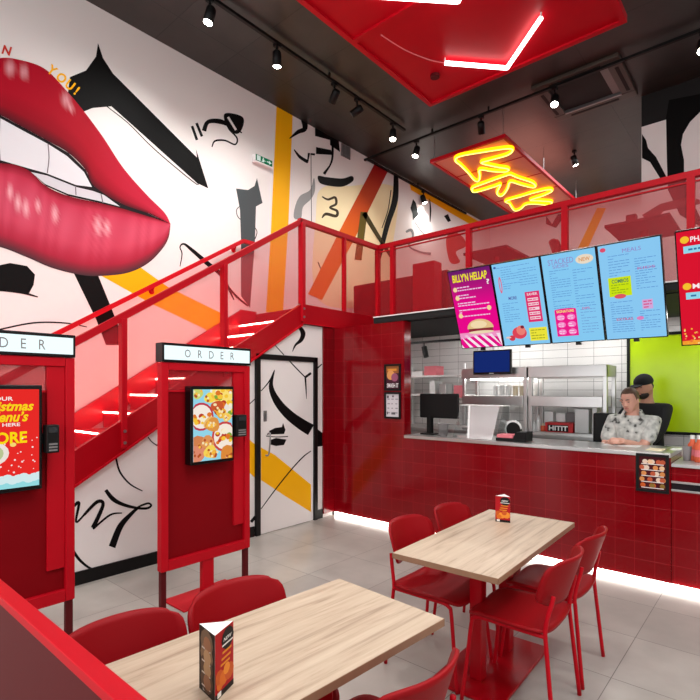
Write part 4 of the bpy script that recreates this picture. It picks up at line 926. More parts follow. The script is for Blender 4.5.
def tv1(G):
    G.quad([(0, 0), (1, 0), (1, .55), (0, .55)], (236, 10, 140), 0); G.quad([(0, .55), (1, .55), (1, 1), (0, 1)], [lin((236, 10, 140)), lin((236, 10, 140)), lin((104, 30, 110)), lin((96, 30, 104))], 0)
    G.text('BILLY’N HELLAP', .08, .86, .92, .955, (246, 232, 40), 3, .1, .03); G.text('?', .88, .79, .95, .85, (250, 240, 240))
    for v in (.79, .755, .69, .655, .59, .56, .5, .47, .42): G.lines(.1, v, .86, v, 1, (244, 200, 236), 2, .014)
    for u, v in ((.84, .5), (.1, .77), (.12, .66), (.12, .43)): G.ell(u, v, .05, .03, (250, 220, 160)); 
    for i in range(-2, 7): G.quad([(i*.2, 0), (i*.2+.09, 0), (max(0, i*.2-.21), .17), (max(0, i*.2-.3), .17)] if i > 0 else [(0, 0), (.02, 0), (.0, .02), (0, .01)], (250, 236, 244), 1)
    G.quad([(0, .0), (.06, 0), (0, .05)], (250, 236, 244), 1); G.quad([(0, .2), (0, .12), (.5, .16), (1, .12), (1, .2)], (244, 150, 200), 1)
    G.ell(.55, .24, .3, .04, (120, 60, 50), 2); G.ell(.55, .22, .31, .022, (150, 40, 60), 3); G.ell(.55, .2, .31, .02, (240, 220, 180), 4); G.ell(.55, .25, .32, .12, (232, 196, 140), 5, 0, 180); G.ell(.52, .3, .2, .05, (246, 222, 176), 6)
def tv2(G):
    G.rect(0, 0, 1, 1, BLU, 0); G.lines(.1, .95, .8, .95, 1, NAV, 2, .006); G.ell(.06, .96, .03, .012, (60, 90, 170))
    G.lines(.18, .7, .55, .92, 9, NAV); G.lines(.55, .72, .92, .9, 7, NAV); G.ell(.13, .75, .035, .1, (226, 110, 140)); G.ell(.13, .75, .015, .07, BLU, 3)
    G.text('MORE', .26, .56, .44, .60, (90, 100, 170)); G.lines(.1, .3, .45, .52, 9, NAV)
    G.rect(.62, .27, .92, .63, (226, 50, 110), 2); G.text('SAVER', .66, .585, .88, .615, (250, 230, 240))
    for i in range(5): G.rect(.66, .52-.055*i, .88, .555-.055*i, (250, 214, 226), 3); G.lines(.67, .537-.055*i, .87, .537-.055*i, 1, (226, 70, 120), 4, .012)
    G.rect(.6, .04, .97, .2, (240, 232, 60), 2); G.lines(.63, .07, .93, .17, 4, (150, 150, 40), 3, .01)
    G.ell(.38, .15, .16, .075, (226, 70, 90)); G.ell(.42, .18, .1, .06, (240, 130, 120), 3); G.ell(.2, .09, .07, .035, (214, 60, 80)); G.ell(.12, .1, .06, .012, (240, 200, 190), 3); G.ell(.46, .22, .04, .02, (130, 40, 60), 4)
def tv3(G):
    G.rect(0, 0, 1, 1, BLU, 0); G.text('STACKED', .12, .885, .6, .945, (150, 130, 200), 3, 0, .0); G.text('SIDES', .2, .845, .5, .88, (150, 130, 200), 3, 0, .0)
    G.ell(.8, .9, .16, .05, (238, 222, 200)); G.text('NEW', .7, .88, .9, .92, (220, 150, 90), 4)
    G.lines(.12, .4, .5, .82, 17, NAV); G.lines(.56, .4, .92, .8, 15, NAV)
    G.rect(.12, .07, .54, .38, (240, 30, 140), 2); G.ell(.33, .38, .2, .012, (240, 30, 140), 2); G.text('SIGNATURE', .16, .345, .5, .375, (255, 236, 120))
    for i in range(3):
        for j in range(2): G.ell(.23+.2*j, .29-.085*i, .08, .035, (250, 130, 200), 3); G.lines(.17+.2*j, .275-.085*i, .29+.2*j, .3-.085*i, 2, (255, 220, 240), 4, .01)
    G.lines(.62, .1, .92, .36, 9, (110, 150, 210)); G.text('DIPS', .66, .36, .8, .385, (190, 110, 170))
def tv4(G):
    G.rect(0, 0, 1, 1, (140, 204, 246), 0); G.ell(.08, .955, .05, .022, (226, 80, 110)); G.text('MEALS', .4, .9, .7, .94, (150, 130, 200), 3, 0, 0)
    G.lines(.15, .68, .5, .88, 8, NAV); G.lines(.58, .52, .92, .82, 13, NAV); G.text('KIDS', .62, .71, .9, .735, (180, 120, 180))
    G.rect(.12, .46, .5, .66, (206, 230, 20), 2); G.text('COMBOS', .18, .6, .46, .64, (70, 120, 90), 4); G.lines(.16, .5, .46, .58, 4, (150, 180, 30), 3, .01); G.ell(.3, .46, .1, .025, (226, 90, 100), 4)
    G.lines(.12, .08, .5, .4, 14, NAV); G.lines(.6, .08, .92, .28, 9, NAV); G.rect(.65, .3, .82, .4, (214, 170, 222), 2); G.lines(.67, .32, .8, .38, 3, (220, 80, 130), 3, .012); G.text('EXTRAS', .2, .2, .48, .225, (200, 100, 140)); G.ell(.6, .21, .06, .02, (226, 130, 190), 3)
def tv5(G):
    G.rect(0, 0, 1, 1, (222, 22, 48), 0)
    for v, s in ((.9, 'PHAAYA'), (.5, 'MAYO')):
        G.ell(.1, v+.03, .055, .03, (250, 196, 50)); G.text(s, .17, v+.005, .52, v+.05, (255, 240, 244)); G.rect(.08, v-.085, .8, v-.025, (150, 220, 240), 2); G.lines(.14, v-.055, .7, v-.055, 1, (60, 120, 170), 3, .016)
    for _ in range(70): G.ell(random.uniform(.02, .98), random.uniform(.0, 1)**2*.14+.012, .012, .008, random.choice([(250, 180, 60), (244, 120, 60), (250, 220, 140)]), 2)
    G.quad([(0, 0), (1, 0), (1, .03), (.5, .05), (0, .035)], (250, 160, 50), 1)
P0 = Vector((-2.479, 4.6, 2.017))
lab = ['pink and purple menu screen with a burger, leftmost in the row', 'blue menu screen with a pink price panel and a yellow one', 'blue menu screen with one bright pink panel low on its left', 'pale blue menu screen with one lime green square on it']
for i, fn in enumerate((tv1, tv2, tv3, tv4)): menu_tv(P0+Vector((TWD*i, 0, 0)), lab[i], fn)
q = aty(681.5, 346, 4.25); menu_tv(q, 'red menu screen cut by the photo’s right edge', tv5, .47, .80)

# ------------------------------------------------------------------ ceiling fittings
ZR = 5.0
def c3(x, y, z): return atz(x, y, z)
ra = thing('ceiling_raft', (-2.2, 3.3, ZR), 'large red square raft with white light tubes hung below the black ceiling', 'ceiling raft')
A, Bq = c3(430, 107, ZR), c3(627, 22, ZR); x0, x1, yf = A.x, Bq.x, A.y; yn = yf-2.3
b = MB(); b.box(x0, x1, yf-.05, yf, ZR, ZR+.07, 'red'); b.box(x0, x1, yn, yn+.05, ZR, ZR+.07, 'red'); b.box(x0, x0+.05, yn+.05, yf-.05, ZR, ZR+.07, 'red'); b.box(x1-.05, x1, yn+.05, yf-.05, ZR, ZR+.07, 'red'); b.build('frame', ra)
ymidr = c3(356, 41, ZR).y; b = MB(); b.box(x0+.05, x1-.05, ymidr-.03, ymidr+.03, ZR-.002, ZR+.05, 'red'); b.build('cross_bar', ra)
b = MB(); b.box(x0+.05, x1-.05, yn+.05, yf-.05, ZR+.022, ZR+.03, 'red'); b.build('panel', ra)
for x in (x0+.06, x1-.06):
    for y in (yf-.06, yn+.06): b = MB(); b.cyl((x, y, ZR+.07), (x, y, CE), .004, 'grey', 6); b.build('cable', ra)
lt = thing('light_tube', c3(507, 68, ZR-.06), 'bent white light tube under the red raft, pointing to the photo’s right', 'tube light', 'white light tubes')
P1, P2, P3 = c3(445, 63, ZR-.03), c3(507, 68, ZR-.03), c3(541, 18, ZR-.03)
for a, c in ((P1, P2), (P2, P3)): b = MB(); b.tube([a, c], .021, 'tube', 12); b.build('tube', lt)
for p_ in (P1, P3): b = MB(); b.cyl(p_, p_+Vector((0, 0, .0515)), .008, 'whitepl', 8); b.build('clip', lt)
lt2 = thing('light_tube', c3(420, 1, ZR-.06), 'white light tube at the very top edge of the photo', 'tube light', 'white light tubes')
P1, P2 = c3(372, -4, ZR-.03), c3(458, 1.5, ZR-.03); b = MB(); b.tube([P1, P2], .021, 'tube', 12); b.build('tube', lt2); b = MB(); P3 = P2+Vector((.45, -.4, 0)); b.tube([P2, P3], .021, 'tube', 12); b.build('tube', lt2)
for p_ in (P1, P3): b = MB(); b.cyl(p_, p_+Vector((0, 0, .0515)), .008, 'whitepl', 8); b.build('clip', lt2)
def wire(name, label, pts):
    b = MB(); b.tube(catmull(pts, 6), .005, 'pink', 6); one(b, name, label, 'cable')
wire('cable', 'thin pale cable drooping under the raft to the bent light tube', [c3(381, 35, ZR-.004), c3(405, 50, ZR-.02), c3(430, 60, ZR-.03), c3(445, 63, ZR-.03)])
b = MB(); q = c3(435, 77, ZR); b.cyl((q.x, q.y, ZR-.006), (q.x, q.y, ZR+.022), .05, 'darkred', 18); one(b, 'smoke_detector', 'round red detector on the underside of the red raft', 'detector')
# neon sign panel
ZN = 5.06
ns = thing('neon_sign', (-3.4, 7.6, ZN), 'hanging red panel with yellow neon lettering on its underside', 'neon sign')
A, Bq, Cq = c3(430, 163, ZN), c3(506, 138, ZN), c3(565, 193, ZN); x0, x1, y0, y1 = A.x, Bq.x, A.y, 9.9
b = MB(); 
for a in ((x0, x0+.04, y0, y1), (x1-.04, x1, y0, y1), (x0+.04, x1-.04, y0, y0+.04), (x0+.04, x1-.04, y1-.04, y1)): b.box(*a, ZN, ZN+.05, 'red')
b.build('frame', ns)
b = MB(); b.box(x0+.04, x1-.04, y0+.04, y1-.04, ZN+.02, ZN+.028, mat('salmon_panel', (232, 138, 120), .5)); b.build('panel', ns)
for x in (x0+.05, x1-.05):
    for y in (y0+.05, y0+1.6, y1-.06): b = MB(); b.cyl((x, y, ZN+.05), (x, y, CE), .004, 'grey', 6); b.build('cable', ns)
b = MB()
for y in (y0+.75, y0+1.5, y0+2.2): b.box(x0+.04, x1-.04, y, y+.012, ZN+.012, ZN+.02, 'red')
b.build('cross_bar', ns)
def cr5(pts): return [c3(420+x*.2286, 120+y*.2286, ZN-.02) for x, y in pts]
for L_ in ([(155, 172), (175, 152), (280, 133), (385, 118), (405, 128), (380, 148), (310, 168), (268, 182), (330, 198), (385, 208), (375, 220), (320, 219), (262, 212), (262, 240), (255, 262), (238, 258), (210, 225), (180, 195)],
           [(385, 235), (300, 265), (235, 290), (228, 303), (245, 310), (330, 285), (352, 278), (337, 312), (348, 328), (365, 322), (383, 295), (395, 266), (440, 278), (490, 290), (505, 285), (490, 268), (430, 248), (402, 236)],
           [(375, 350), (440, 330), (500, 312), (562, 298), (577, 306), (540, 325), (482, 345), (520, 348), (575, 353), (560, 366), (500, 362), (462, 366), (440, 385), (415, 392), (400, 375), (392, 362)]):
    b = MB(); b.tube(catmull(cr5(L_), 4, True), .026, 'neon', 10, True); t = b.build('neon_letter', ns)
    b = MB(); b.tube([p_+Vector((0, 0, -.02)) for p_ in catmull(cr5(L_), 4, True)], .012, 'neoncore', 6, True); b.build('bright_core', t)
# air conditioning cassette
AX = [c3(*p_, CE) for p_ in ((543, 107), (617, 52), (635, 85))]
x0, x1, y0, y1 = AX[0].x+.05, AX[2].x, AX[1].y, AX[0].y+.45
ac = thing('air_conditioner', ((x0+x1)/2, (y0+y1)/2, CE-.06), 'square air conditioning cassette set in the black ceiling', 'air conditioner')
b = MB(); e = .16; fm = mat('cassette_grey', (70, 62, 56), .5)
b.box(x0, x1, y0, y0+e, CE-.05, CE, fm, .01); b.box(x0, x1, y1-e, y1, CE-.05, CE, fm, .01); b.box(x0, x0+e, y0+e, y1-e, CE-.05, CE, fm, .01); b.box(x1-e, x1, y0+e, y1-e, CE-.05, CE, fm, .01); b.build('frame', ac)
b = MB(); b.box(x0+e, x1-e, y0+e, y1-e, CE-.02, CE-.001, 'blackmat')
b.build('grille', ac)
for a in ((x0+e+.05, x1-e-.05, y0+.05, y0+.09), (x0+e+.05, x1-e-.05, y1-.09, y1-.05), (x0+.05, x0+.09, y0+e+.05, y1-e-.05), (x1-.09, x1-.05, y0+e+.05, y1-e-.05)):
    b = MB(); b.box(*a, CE-.054, CE-.0501, 'blackmat'); b.build('louvre', ac)
b = MB(); b.box(x0+e, x1-e, y1-e-.03, y1-e, CE-.06, CE-.02, 'grey'); b.box(x1-e-.09, x1-e, y0+e, y1-e-.04, CE-.03, CE-.021, 'foamgrey'); b.build('inner_trim', ac)
# tracks
ZT = 5.42
xt1 = c3(300, 60, ZT).x; yt2 = c3(580, 78, ZT).y
b = MB(); b.box(xt1-.018, xt1+.018, .2, c3(405, 131, ZT).y, ZT, ZT+.03, 'black'); b.box(xt1-.01, xt1+.01, 1, 1.02, ZT+.03, CE, 'black'); b.box(xt1-.01, xt1+.01, 4.5, 4.52, ZT+.03, CE, 'black'); one(b, 'track_rail', 'black lighting track running parallel to the mural wall', 'lighting track')
xt3 = c3(358, 169, ZT).x
b = MB(); b.box(xt3-.02, 1.5, yt2-.018, yt2+.018, ZT, ZT+.03, 'black'); 
for x in (-4, -3.1, 0): b.box(x, x+.02, yt2-.01, yt2+.01, ZT+.03, CE, 'black')
one(b, 'track_rail', 'long black lighting track crossing the ceiling past the air conditioner', 'lighting track')
b = MB(); xx = max(xt3, XM+.06); b.box(xx-.018, xx+.018, yt2+.02, 9.9, ZT, ZT+.03, 'black'); b.box(xx-.01, xx+.01, 8, 8.02, ZT+.03, CE, 'black'); one(b, 'track_rail', 'black lighting track close to the mural wall over the upper floor', 'lighting track')
LAMPS = []
def spot(pos, aim, label, lit=True, power=90, size=1.0):
    pos = Vector(pos); aim = Vector(aim).normalized()
    s = thing('track_spotlight', (pos.x, pos.y, pos.z), label, 'spotlight', 'black track spotlights')
    c = pos+Vector((0, 0, -.16)); a, e = c-aim*.08, c+aim*.08
    b = MB(); b.cyl((pos.x, pos.y, pos.z), (pos.x, pos.y, pos.z-.10), .012, 'black', 8); b.box(pos.x-.03, pos.x+.03, pos.y-.03, pos.y+.03, pos.z-.03, pos.z, 'black'); b.build('stem', s)
    b = MB(); b.tube([a, a+aim*.02, e], [.035*size, .048*size, .05*size], 'black', 18); b.build('barrel', s)
    b = MB(); b.cyl(e-aim*.001, e+aim*.003, .042*size, 'spot' if lit else 'grey', 16); b.build('lens', s)
    if lit:
        ld = bpy.data.lights.new('spot_beam', 'SPOT'); ld.energy = power; ld.spot_size = math.radians(150); ld.spot_blend = 1.0; ld.shadow_soft_size = .05; ld.color = (1, .98, .95)
        lo = bpy.data.objects.new('spot_beam', ld); COL.objects.link(lo); lo.location = e+aim*.02; lo.rotation_euler = aim.to_track_quat('-Z', 'Y').to_euler(); lo.parent = s; lo.matrix_parent_inverse = Matrix.Translation(-Vector(s.location))
def on1(px, py): q = c3(px, py, ZT-.16); return (xt1, q.y, ZT)
def on2(px, py): q = c3(px, py, ZT-.16); return (q.x, yt2, ZT)
PW = 140
spot(on1(211, 14), (-.1, -.2, -.95), 'lit spotlight on the mural-side track, nearest the photo’s top edge', True, PW)
spot(on1(275, 60), (-.1, .1, -.95), 'lit spotlight on the mural-side track, second from the top edge', True, PW)
spot(on1(333, 97), (-.7, .2, -.6), 'unlit spotlight on the mural-side track, tilted and nearest the lit pair', False)
spot(on1(353, 113), (-.8, -.3, -.4), 'spotlight on the mural-side track, between the tilted one and the lit far end', False)
spot(on1(394, 134), (.1, -.2, -1), 'lit spotlight near the far end of the mural-side track', True, PW*.7)
spot(on2(411, 148), (-.1, -.3, -1), 'lit spotlight on the crossing track, nearest the mural-side track', True, PW*.7)
spot(on2(358, 174), (-.4, .2, -.9), 'lit spotlight at the mural end of the crossing track', True, PW*.6)
spot(on2(552, 97), (.1, -.45, -.85), 'bright spotlight on the crossing track beside the air conditioner', True, PW)
spot(on2(695, 15), (.0, -.4, -.9), 'lit spotlight on the crossing track at the photo’s top right', True, PW)
spot(on2(484, 130), (-.2, .6, -.7), 'unlit spotlight on the crossing track, above the neon sign', False)
spot((xx, 8.2, ZT), (.3, .1, -1), 'lit spotlight on the track over the upper floor', True, PW*.8)
spot((-2.6, 8.6, CE), (.2, .3, -1), 'lit spotlight on the upper ceiling, right of the neon sign', True, PW*.8)
spot((-1.0, 1.4, CE), (-.1, .3, -1), 'added unseen fill spotlight above the near table', True, PW*1.1)
spot((1.2, 3.0, CE), (-.3, .1, -1), 'added unseen fill spotlight to the right of the tables', True, PW*1.1)
spot((-2.4, -.6, CE), (-.3, .2, -1), 'added unseen fill spotlight behind the low partition', True, PW*1.1)
# last three spotlights above are unseen, added to fill the room with light
# exit sign
A, Bq = atx(255, 153, XM+.06), atx(273, 169, XM+.06)
ex = thing('exit_sign', (XM, (A.y+Bq.y)/2, Bq.z), 'small green exit sign fixed to the mural wall beside a yellow stripe', 'exit sign')
b = MB(); b.box(XM+.002, XM+.06, A.y, Bq.y, Bq.z, A.z, 'whitepl', .004); b.build('casing', ex)
b = MB(); W, H_ = Bq.y-A.y, A.z-Bq.z; Xe = XM+.0605
rr2 = lambda u0, v0, u1, v1, m_, l=0: b.add([(Xe+.0006*l, A.y+W*u, Bq.z+H_*v) for u, v in ((u0, v0), (u1, v0), (u1, v1), (u0, v1))], [(0, 1, 2, 3)], m_)
rr2(.04, .2, .96, .96, 'exitg'); rr2(.1, .28, .3, .9, 'exitw', 1); rr2(.4, .32, .5, .7, 'exitw', 1); rr2(.42, .74, .49, .88, 'exitw', 1); rr2(.5, .5, .58, .58, 'exitw', 1); rr2(.34, .3, .42, .4, 'exitw', 1)
b.poly([(Xe+.0006, A.y+W*u, Bq.z+H_*v) for u, v in ((.65, .52), (.77, .52), (.77, .34), (.92, .58), (.77, .84), (.77, .66), (.65, .66))], 'exitw'); b.build('pictogram', ex)
# wall vent
A, Bq = atx(341, 143, XM+.01), atx(350, 160, XM+.01)
v_ = thing('wall_vent', (XM, A.y, Bq.z), 'small grey louvred vent high on the mural wall', 'vent')
b = MB(); b.box(XM+.002, XM+.02, A.y, Bq.y, Bq.z, A.z, 'foamgrey', .003); b.build('frame', v_)
b = MB()
for i in range(6): y = A.y+(Bq.y-A.y)*(i+.7)/6.6; b.box(XM+.02, XM+.026, y-.008, y+.008, Bq.z+.02, A.z-.02, 'grey')
b.build('louvre', v_)

# ------------------------------------------------------------------ upper floor furniture
def utable(px, label, sz, rz=0):
    q = [atz(*p_, 3.34) for p_ in px]
    x0, x1 = min(p_.x for p_ in q), max(p_.x for p_ in q); y0, y1 = min(p_.y for p_ in q), max(p_.y for p_ in q)
    y0 = max(y0, YR+.12); y1 = min(y1, y0+sz[1]); x1 = min(x1, x0+sz[0]); cx, cy = (x0+x1)/2, (y0+y1)/2
    t = thing('table', (cx, cy, MZ), label, 'table', 'tables on the upper floor')
    b = MB(); b.box(x0, x1, y0, y1, 3.315, 3.345, 'darkred', .003); b.build('tabletop', t)
    b = MB(); b.cyl((cx, cy, MZ+.015), (cx, cy, 3.315), .04, 'redgloss', 14); b.build('column', t)
    b = MB(); b.cyl((cx, cy, MZ), (cx, cy, MZ+.015), .26, 'redgloss', 24); b.build('base_plate', t); return cx, cy
c1 = utable([(601.4, 223), (668, 211), (683.6, 234)], 'dark red table on the upper floor, above the pale blue menu screen', (.9, .8))
c2 = utable([(462, 253), (501, 244), (530, 257)], 'dark red table on the upper floor, above the pink menu screen', (.9, .9))
put(c1[0]-.75, c1[1]+.15, 20, 'chair on the upper floor behind the railing, left of the dark red table', MZ, 'upper floor chairs')
put(c1[0]+.62, c1[1]+.55, 200, 'chair on the upper floor behind the railing, right of the dark red table', MZ, 'upper floor chairs')
put(aty_(545, 7.7), 7.7, 60, 'chair on the upper floor, seen above the second blue menu screen', MZ, 'upper floor chairs')
put(c2[0]+.05, c2[1]+.85, -80, 'chair on the upper floor, left of the table above the pink screen', MZ, 'upper floor chairs')
b = MB(); b.box(c1[0]-.2, c1[0]-.1, c1[1]+.1, c1[1]+.2, 3.3455, 3.56, 'darkred', .006); one(b, 'napkin_box', 'upright dark box standing on the upper floor table', 'napkin holder')
bn = thing('bench', (-3.9, 6.5, MZ), 'dark red upholstered bench on the upper floor behind the railing corner', 'bench')
b = MB(); b.box(-5.2, -3.5, 6.2, 6.7, MZ, MZ+.44, 'darkred', .02); b.build('seat', bn); b = MB(); b.box(-5.2, -3.5, 6.08, 6.2, MZ, MZ+.66, 'darkred', .02); b.build('backrest', bn)
pb_ = thing('planter_box', (-3.42, 5.95, MZ), 'tall red panel box on the upper floor beside the bench', 'box')
x0, x1 = aty_(416.5, 5.95), aty_(438, 5.95); b = MB(); b.box(x0, x1, 5.85, 6.05, MZ, 3.35, 'red', .006); b.build('body', pb_)

# ------------------------------------------------------------------ people
def person(name_label, base, H, yaw, build, skinm, hand_l, hand_r, lean=0, head_yaw=0, head_pitch=0, sleeve=.5, topm='shirt', long_sleeve=False):
    """standing figure: base on the floor, facing -Y turned by yaw; hands given in world coordinates"""
    k = H/1.72; t = thing('person', base, name_label, 'person')
    R = Matrix.Rotation(yaw, 3, 'Z'); B0 = Vector(base)
    def W(x, y, z): return B0+R @ Vector((x, y-lean*max(0, z-.9)*1.0, z))*1.0
    def S(x, y, z): return W(x*k, y*k, z*k)
    sw = .168*build
    J = dict(pel=S(0, 0, .95), wst=S(0, .0, 1.1), chs=S(0, -.005, 1.27), nkb=S(0, .0, 1.44), nck=S(0, -.012, 1.50), hd=S(0, -.02, 1.58),
             shl=S(sw, .0, 1.365), shr=S(-sw, .0, 1.365), hpl=S(.09, 0, .9), hpr=S(-.09, 0, .9), knl=S(.1, -.01, .5), knr=S(-.1, -.01, .5), anl=S(.1, .02, .09), anr=S(-.1, .02, .09), tol=S(.115, -.13, .04), tor=S(-.115, -.13, .04))
    hands = dict(l=Vector(hand_l), r=Vector(hand_r))
    for s in 'lr':
        sh = J['sh'+s]; h = hands[s]; d = h-sh; L1 = .29*k; L2 = .255*k; D = min(d.length, (L1+L2)*.99); a = (L1*L1-L2*L2+D*D)/(2*D); hh = math.sqrt(max(0, L1*L1-a*a))
        out = (R @ Vector((.42 if s == 'l' else -.42, .6, -.8))).normalized(); dd = d.normalized(); out = (out-dd*out.dot(dd)).normalized()
        J['el'+s] = sh+dd*a+out*hh; J['wr'+s] = sh+dd*D
    def skinned(edges, rad, name):
        names = []
        for a, c in edges:
            for n_ in (a, c):
                if n_ not in names: names.append(n_)
        me = bpy.data.meshes.new(name); me.from_pydata([tuple(J[n_]) for n_ in names], [(names.index(a), names.index(c)) for a, c in edges], [])
        o = bpy.data.objects.new(name, me); COL.objects.link(o)
        sk = o.modifiers.new('skin', 'SKIN'); sk.use_smooth_shade = True
        for i, n_ in enumerate(names):
            sv = me.skin_vertices[0].data[i]; r_ = rad[n_]; sv.radius = r_ if isinstance(r_, tuple) else (r_, r_); sv.use_root = (i == 0)
        ss = o.modifiers.new('sub', 'SUBSURF'); ss.levels = 2; ss.render_levels = 2
        dg = bpy.context.evaluated_depsgraph_get(); m2 = bpy.data.meshes.new_from_object(o.evaluated_get(dg)); vs = [v.co.copy() for v in m2.vertices]; fs = [tuple(p_.vertices) for p_ in m2.polygons]
        bpy.data.objects.remove(o); return vs, fs
    bb = build*k
    E_ = [('pel', 'wst'), ('wst', 'chs'), ('chs', 'nkb'), ('nkb', 'nck'), ('nck', 'hd'), ('chs', 'shl'), ('chs', 'shr'), ('pel', 'hpl'), ('pel', 'hpr')]
    for s in 'lr': E_ += [('sh'+s, 'el'+s), ('el'+s, 'wr'+s), ('hp'+s, 'kn'+s), ('kn'+s, 'an'+s), ('an'+s, 'to'+s)]
    rad = dict(pel=(.145*bb, .115*bb), wst=(.13*bb, .11*bb), chs=(.145*bb, .12*bb), nkb=.078*k, nck=.056*k, hd=.06*k)
    for s in 'lr': rad.update({'sh'+s: .054*bb, 'el'+s: .043*bb, 'wr'+s: .029*k, 'hp'+s: .085*bb, 'kn'+s: .058*k, 'an'+s: .04*k, 'to'+s: .035*k})
    m_ = MB(); vs, fs = skinned(E_, rad, 'tmpskin'); m_.add(vs, fs, skinm, None, True)
    m_.tube([J['wst'], J['chs'], J['nkb'], J['nck'], J['hd']], [.085*bb, .085*bb, .06*k, .054*k, .054*k], skinm, 16)
    # head
    HR = Matrix.Rotation(yaw+head_yaw, 3, 'Z') @ Matrix.Rotation(head_pitch, 3, 'X'); HC_ = J['nck']+HR @ Vector((0, -.025, .115))*k
    def Hd(x, y, z): return HC_+HR @ Vector((x, y, z))*k
    m_.ball(HC_, (.075*k, .092*k, .112*k), skinm, 20, 16, None, HR); m_.ball(Hd(0, -.03, -.062), (.056*k, .058*k, .055*k), skinm, 16, 10, None, HR)
    m_.tube([Hd(0, -.088, .02), Hd(0, -.104, -.012), Hd(0, -.112, -.026)], [.008*k, .012*k, .016*k], skinm, 10); m_.ball(Hd(0, -.104, -.03), (.018*k, .014*k, .011*k), skinm, 10, 8, None, HR)
    for s_ in (-1, 1): m_.ball(Hd(.076*s_, .008, -.01), (.01*k, .02*k, .032*k), skinm, 10, 8, None, HR); m_.ball(Hd(.034*s_, -.085, .026), (.026*k, .012*k, .01*k), skinm, 10, 6, None, HR)
    # hands
    for s in 'lr':
        wr, el = J['wr'+s], J['el'+s]; f_ = (wr-el).normalized(); f_ = Vector((f_.x, f_.y, f_.z*.25)).normalized(); up = Vector((0, 0, 1)); sd = f_.cross(up).normalized(); 
        m_.tube([wr-f_*.01, wr+f_*.03*k, wr+f_*.085*k], [.028*k, .036*k, .033*k], skinm, 12)
        for i, (o_, ln) in enumerate(((-.027, .066), (-.009, .078), (.009, .073), (.026, .058))):
            b0 = wr+f_*.075*k+sd*o_*k; m_.tube([b0, b0+f_*ln*.45*k, b0+f_*ln*.75*k-up*.012*k, b0+f_*ln*.93*k-up*.03*k], [.0095*k, .009*k, .0085*k, .0065*k], skinm, 8)
        tb = -1 if s == 'l' else 1; b0 = wr+f_*.02*k+sd*.026*tb*k; dd2 = (f_*.6+sd*tb*.7).normalized(); m_.tube([b0, b0+dd2*.035*k, b0+dd2*.045*k+f_*.025*k-up*.008], [.013*k, .0115*k, .008*k], skinm, 8)
    body = m_.build('body', t, normals=False)
    rm = body.modifiers.new('remesh', 'REMESH'); rm.mode = 'VOXEL'; rm.voxel_size = .0065; rm.use_smooth_shade = True
    sm = body.modifiers.new('smooth', 'SMOOTH'); sm.iterations = 3; sm.factor = .5
    # face
    b = MB(); 
    for s_ in (-1, 1): b.ball(Hd(.03*s_, -.083, .012), (.013*k, .006*k, .005*k), 'eye', 10, 6, None, HR)
    b.build('eyes', body)
    b = MB(); b.tube([Hd(-.024, -.088, -.058), Hd(0, -.094, -.056), Hd(.024, -.088, -.058)], [.003*k, .006*k, .003*k], 'lip', 8); b.build('mouth', body)
    b = MB()
    for s_ in (-1, 1): b.tube([Hd(.014*s_, -.096, .036), Hd(.03*s_, -.093, .041), Hd(.047*s_, -.08, .036)], [.004*k, .0045*k, .002*k], 'hair' if topm == 'shirt' else 'beard', 6)
    b.build('eyebrows', body)
    # clothes
    sx = 1.10
    Es = [('wst', 'chs'), ('chs', 'nkb'), ('wst', 'pel'), ('chs', 'shl'), ('chs', 'shr')]
    rads = dict(pel=(.16*bb, .132*bb), wst=(.152*bb, .135*bb), chs=(.155*bb, .136*bb), nkb=.09*k)
    for s in 'lr':
        J['sl'+s] = J['sh'+s].lerp(J['el'+s], .85) if not long_sleeve else J['el'+s]
        Es.append(('sh'+s, 'sl'+s)); rads.update({'sh'+s: .08*bb, 'sl'+s: .066*bb})
        if long_sleeve: J['sc'+s] = J['el'+s].lerp(J['wr'+s], .8); Es.append(('sl'+s, 'sc'+s)); rads['sc'+s] = .046*bb
    vs, fs = skinned(Es, rads, 'tmpshirt'); b = MB(); b.add(vs, fs, topm, None, True); top = b.build('shirt', body, normals=False)
    b = MB(); Et = [('pel', 'hpl'), ('pel', 'hpr')]
    J['cfl'], J['cfr'] = J['knl'].lerp(J['anl'], .9), J['knr'].lerp(J['anr'], .9)
    for s in 'lr': Et += [('hp'+s, 'kn'+s), ('kn'+s, 'cf'+s)]
    radt = dict(pel=(.155*bb, .128*bb)); 
    for s in 'lr': radt.update({'hp'+s: .1*bb, 'kn'+s: .074*bb, 'cf'+s: .062*bb})
    vs, fs = skinned(Et, radt, 'tmptr'); b.add(vs, fs, 'trousers', None, True); b.build('trousers', body, normals=False)
    b = MB()
    for s in 'lr': d_ = (J['to'+s]-J['an'+s]); b.ball(J['an'+s].lerp(J['to'+s], .5)+Vector((0, 0, -.012)), (.05*k, .14*k, .05*k), 'black', 12, 8)
    for i, v in enumerate(b.v): b.v[i] = (v[0], v[1], max(v[2], .002))
    b.build('shoes', body)
    return t, body, Hd, HR, k, J, top
t, body, Hd, HR, k, J, top = person('woman in a grey patterned shirt standing at the counter, looking down', (-1.115, 5.52, 0), 1.62, math.radians(6), 1.16, 'skin',
    (-1.13, 5.17, 1.125), (-1.22, 5.15, 1.125), .10, math.radians(-22), math.radians(22))
b = MB(); b.ball(Hd(0, .016, .022), (.083*k, .094*k, .108*k), 'hair', 20, 14, None, HR); b.ball(Hd(0, .105, .03), (.04*k, .035*k, .04*k), 'hair', 12, 8, None, HR)
for i, v in enumerate(b.v):       # hair pulled back: keep the face clear
    q = HR.transposed() @ (Vector(v)-Hd(0, 0, 0))/k
    if q.y < -.03 and q.z < .072: b.v[i] = tuple(Hd(q.x*.86, max(q.y, -.03)+.02, q.z))
b.build('hair', body)
b = MB()
ck = J['nkb']+Vector((0, -.012, .018)); RB = Matrix.Rotation(math.radians(6), 3, 'Z')
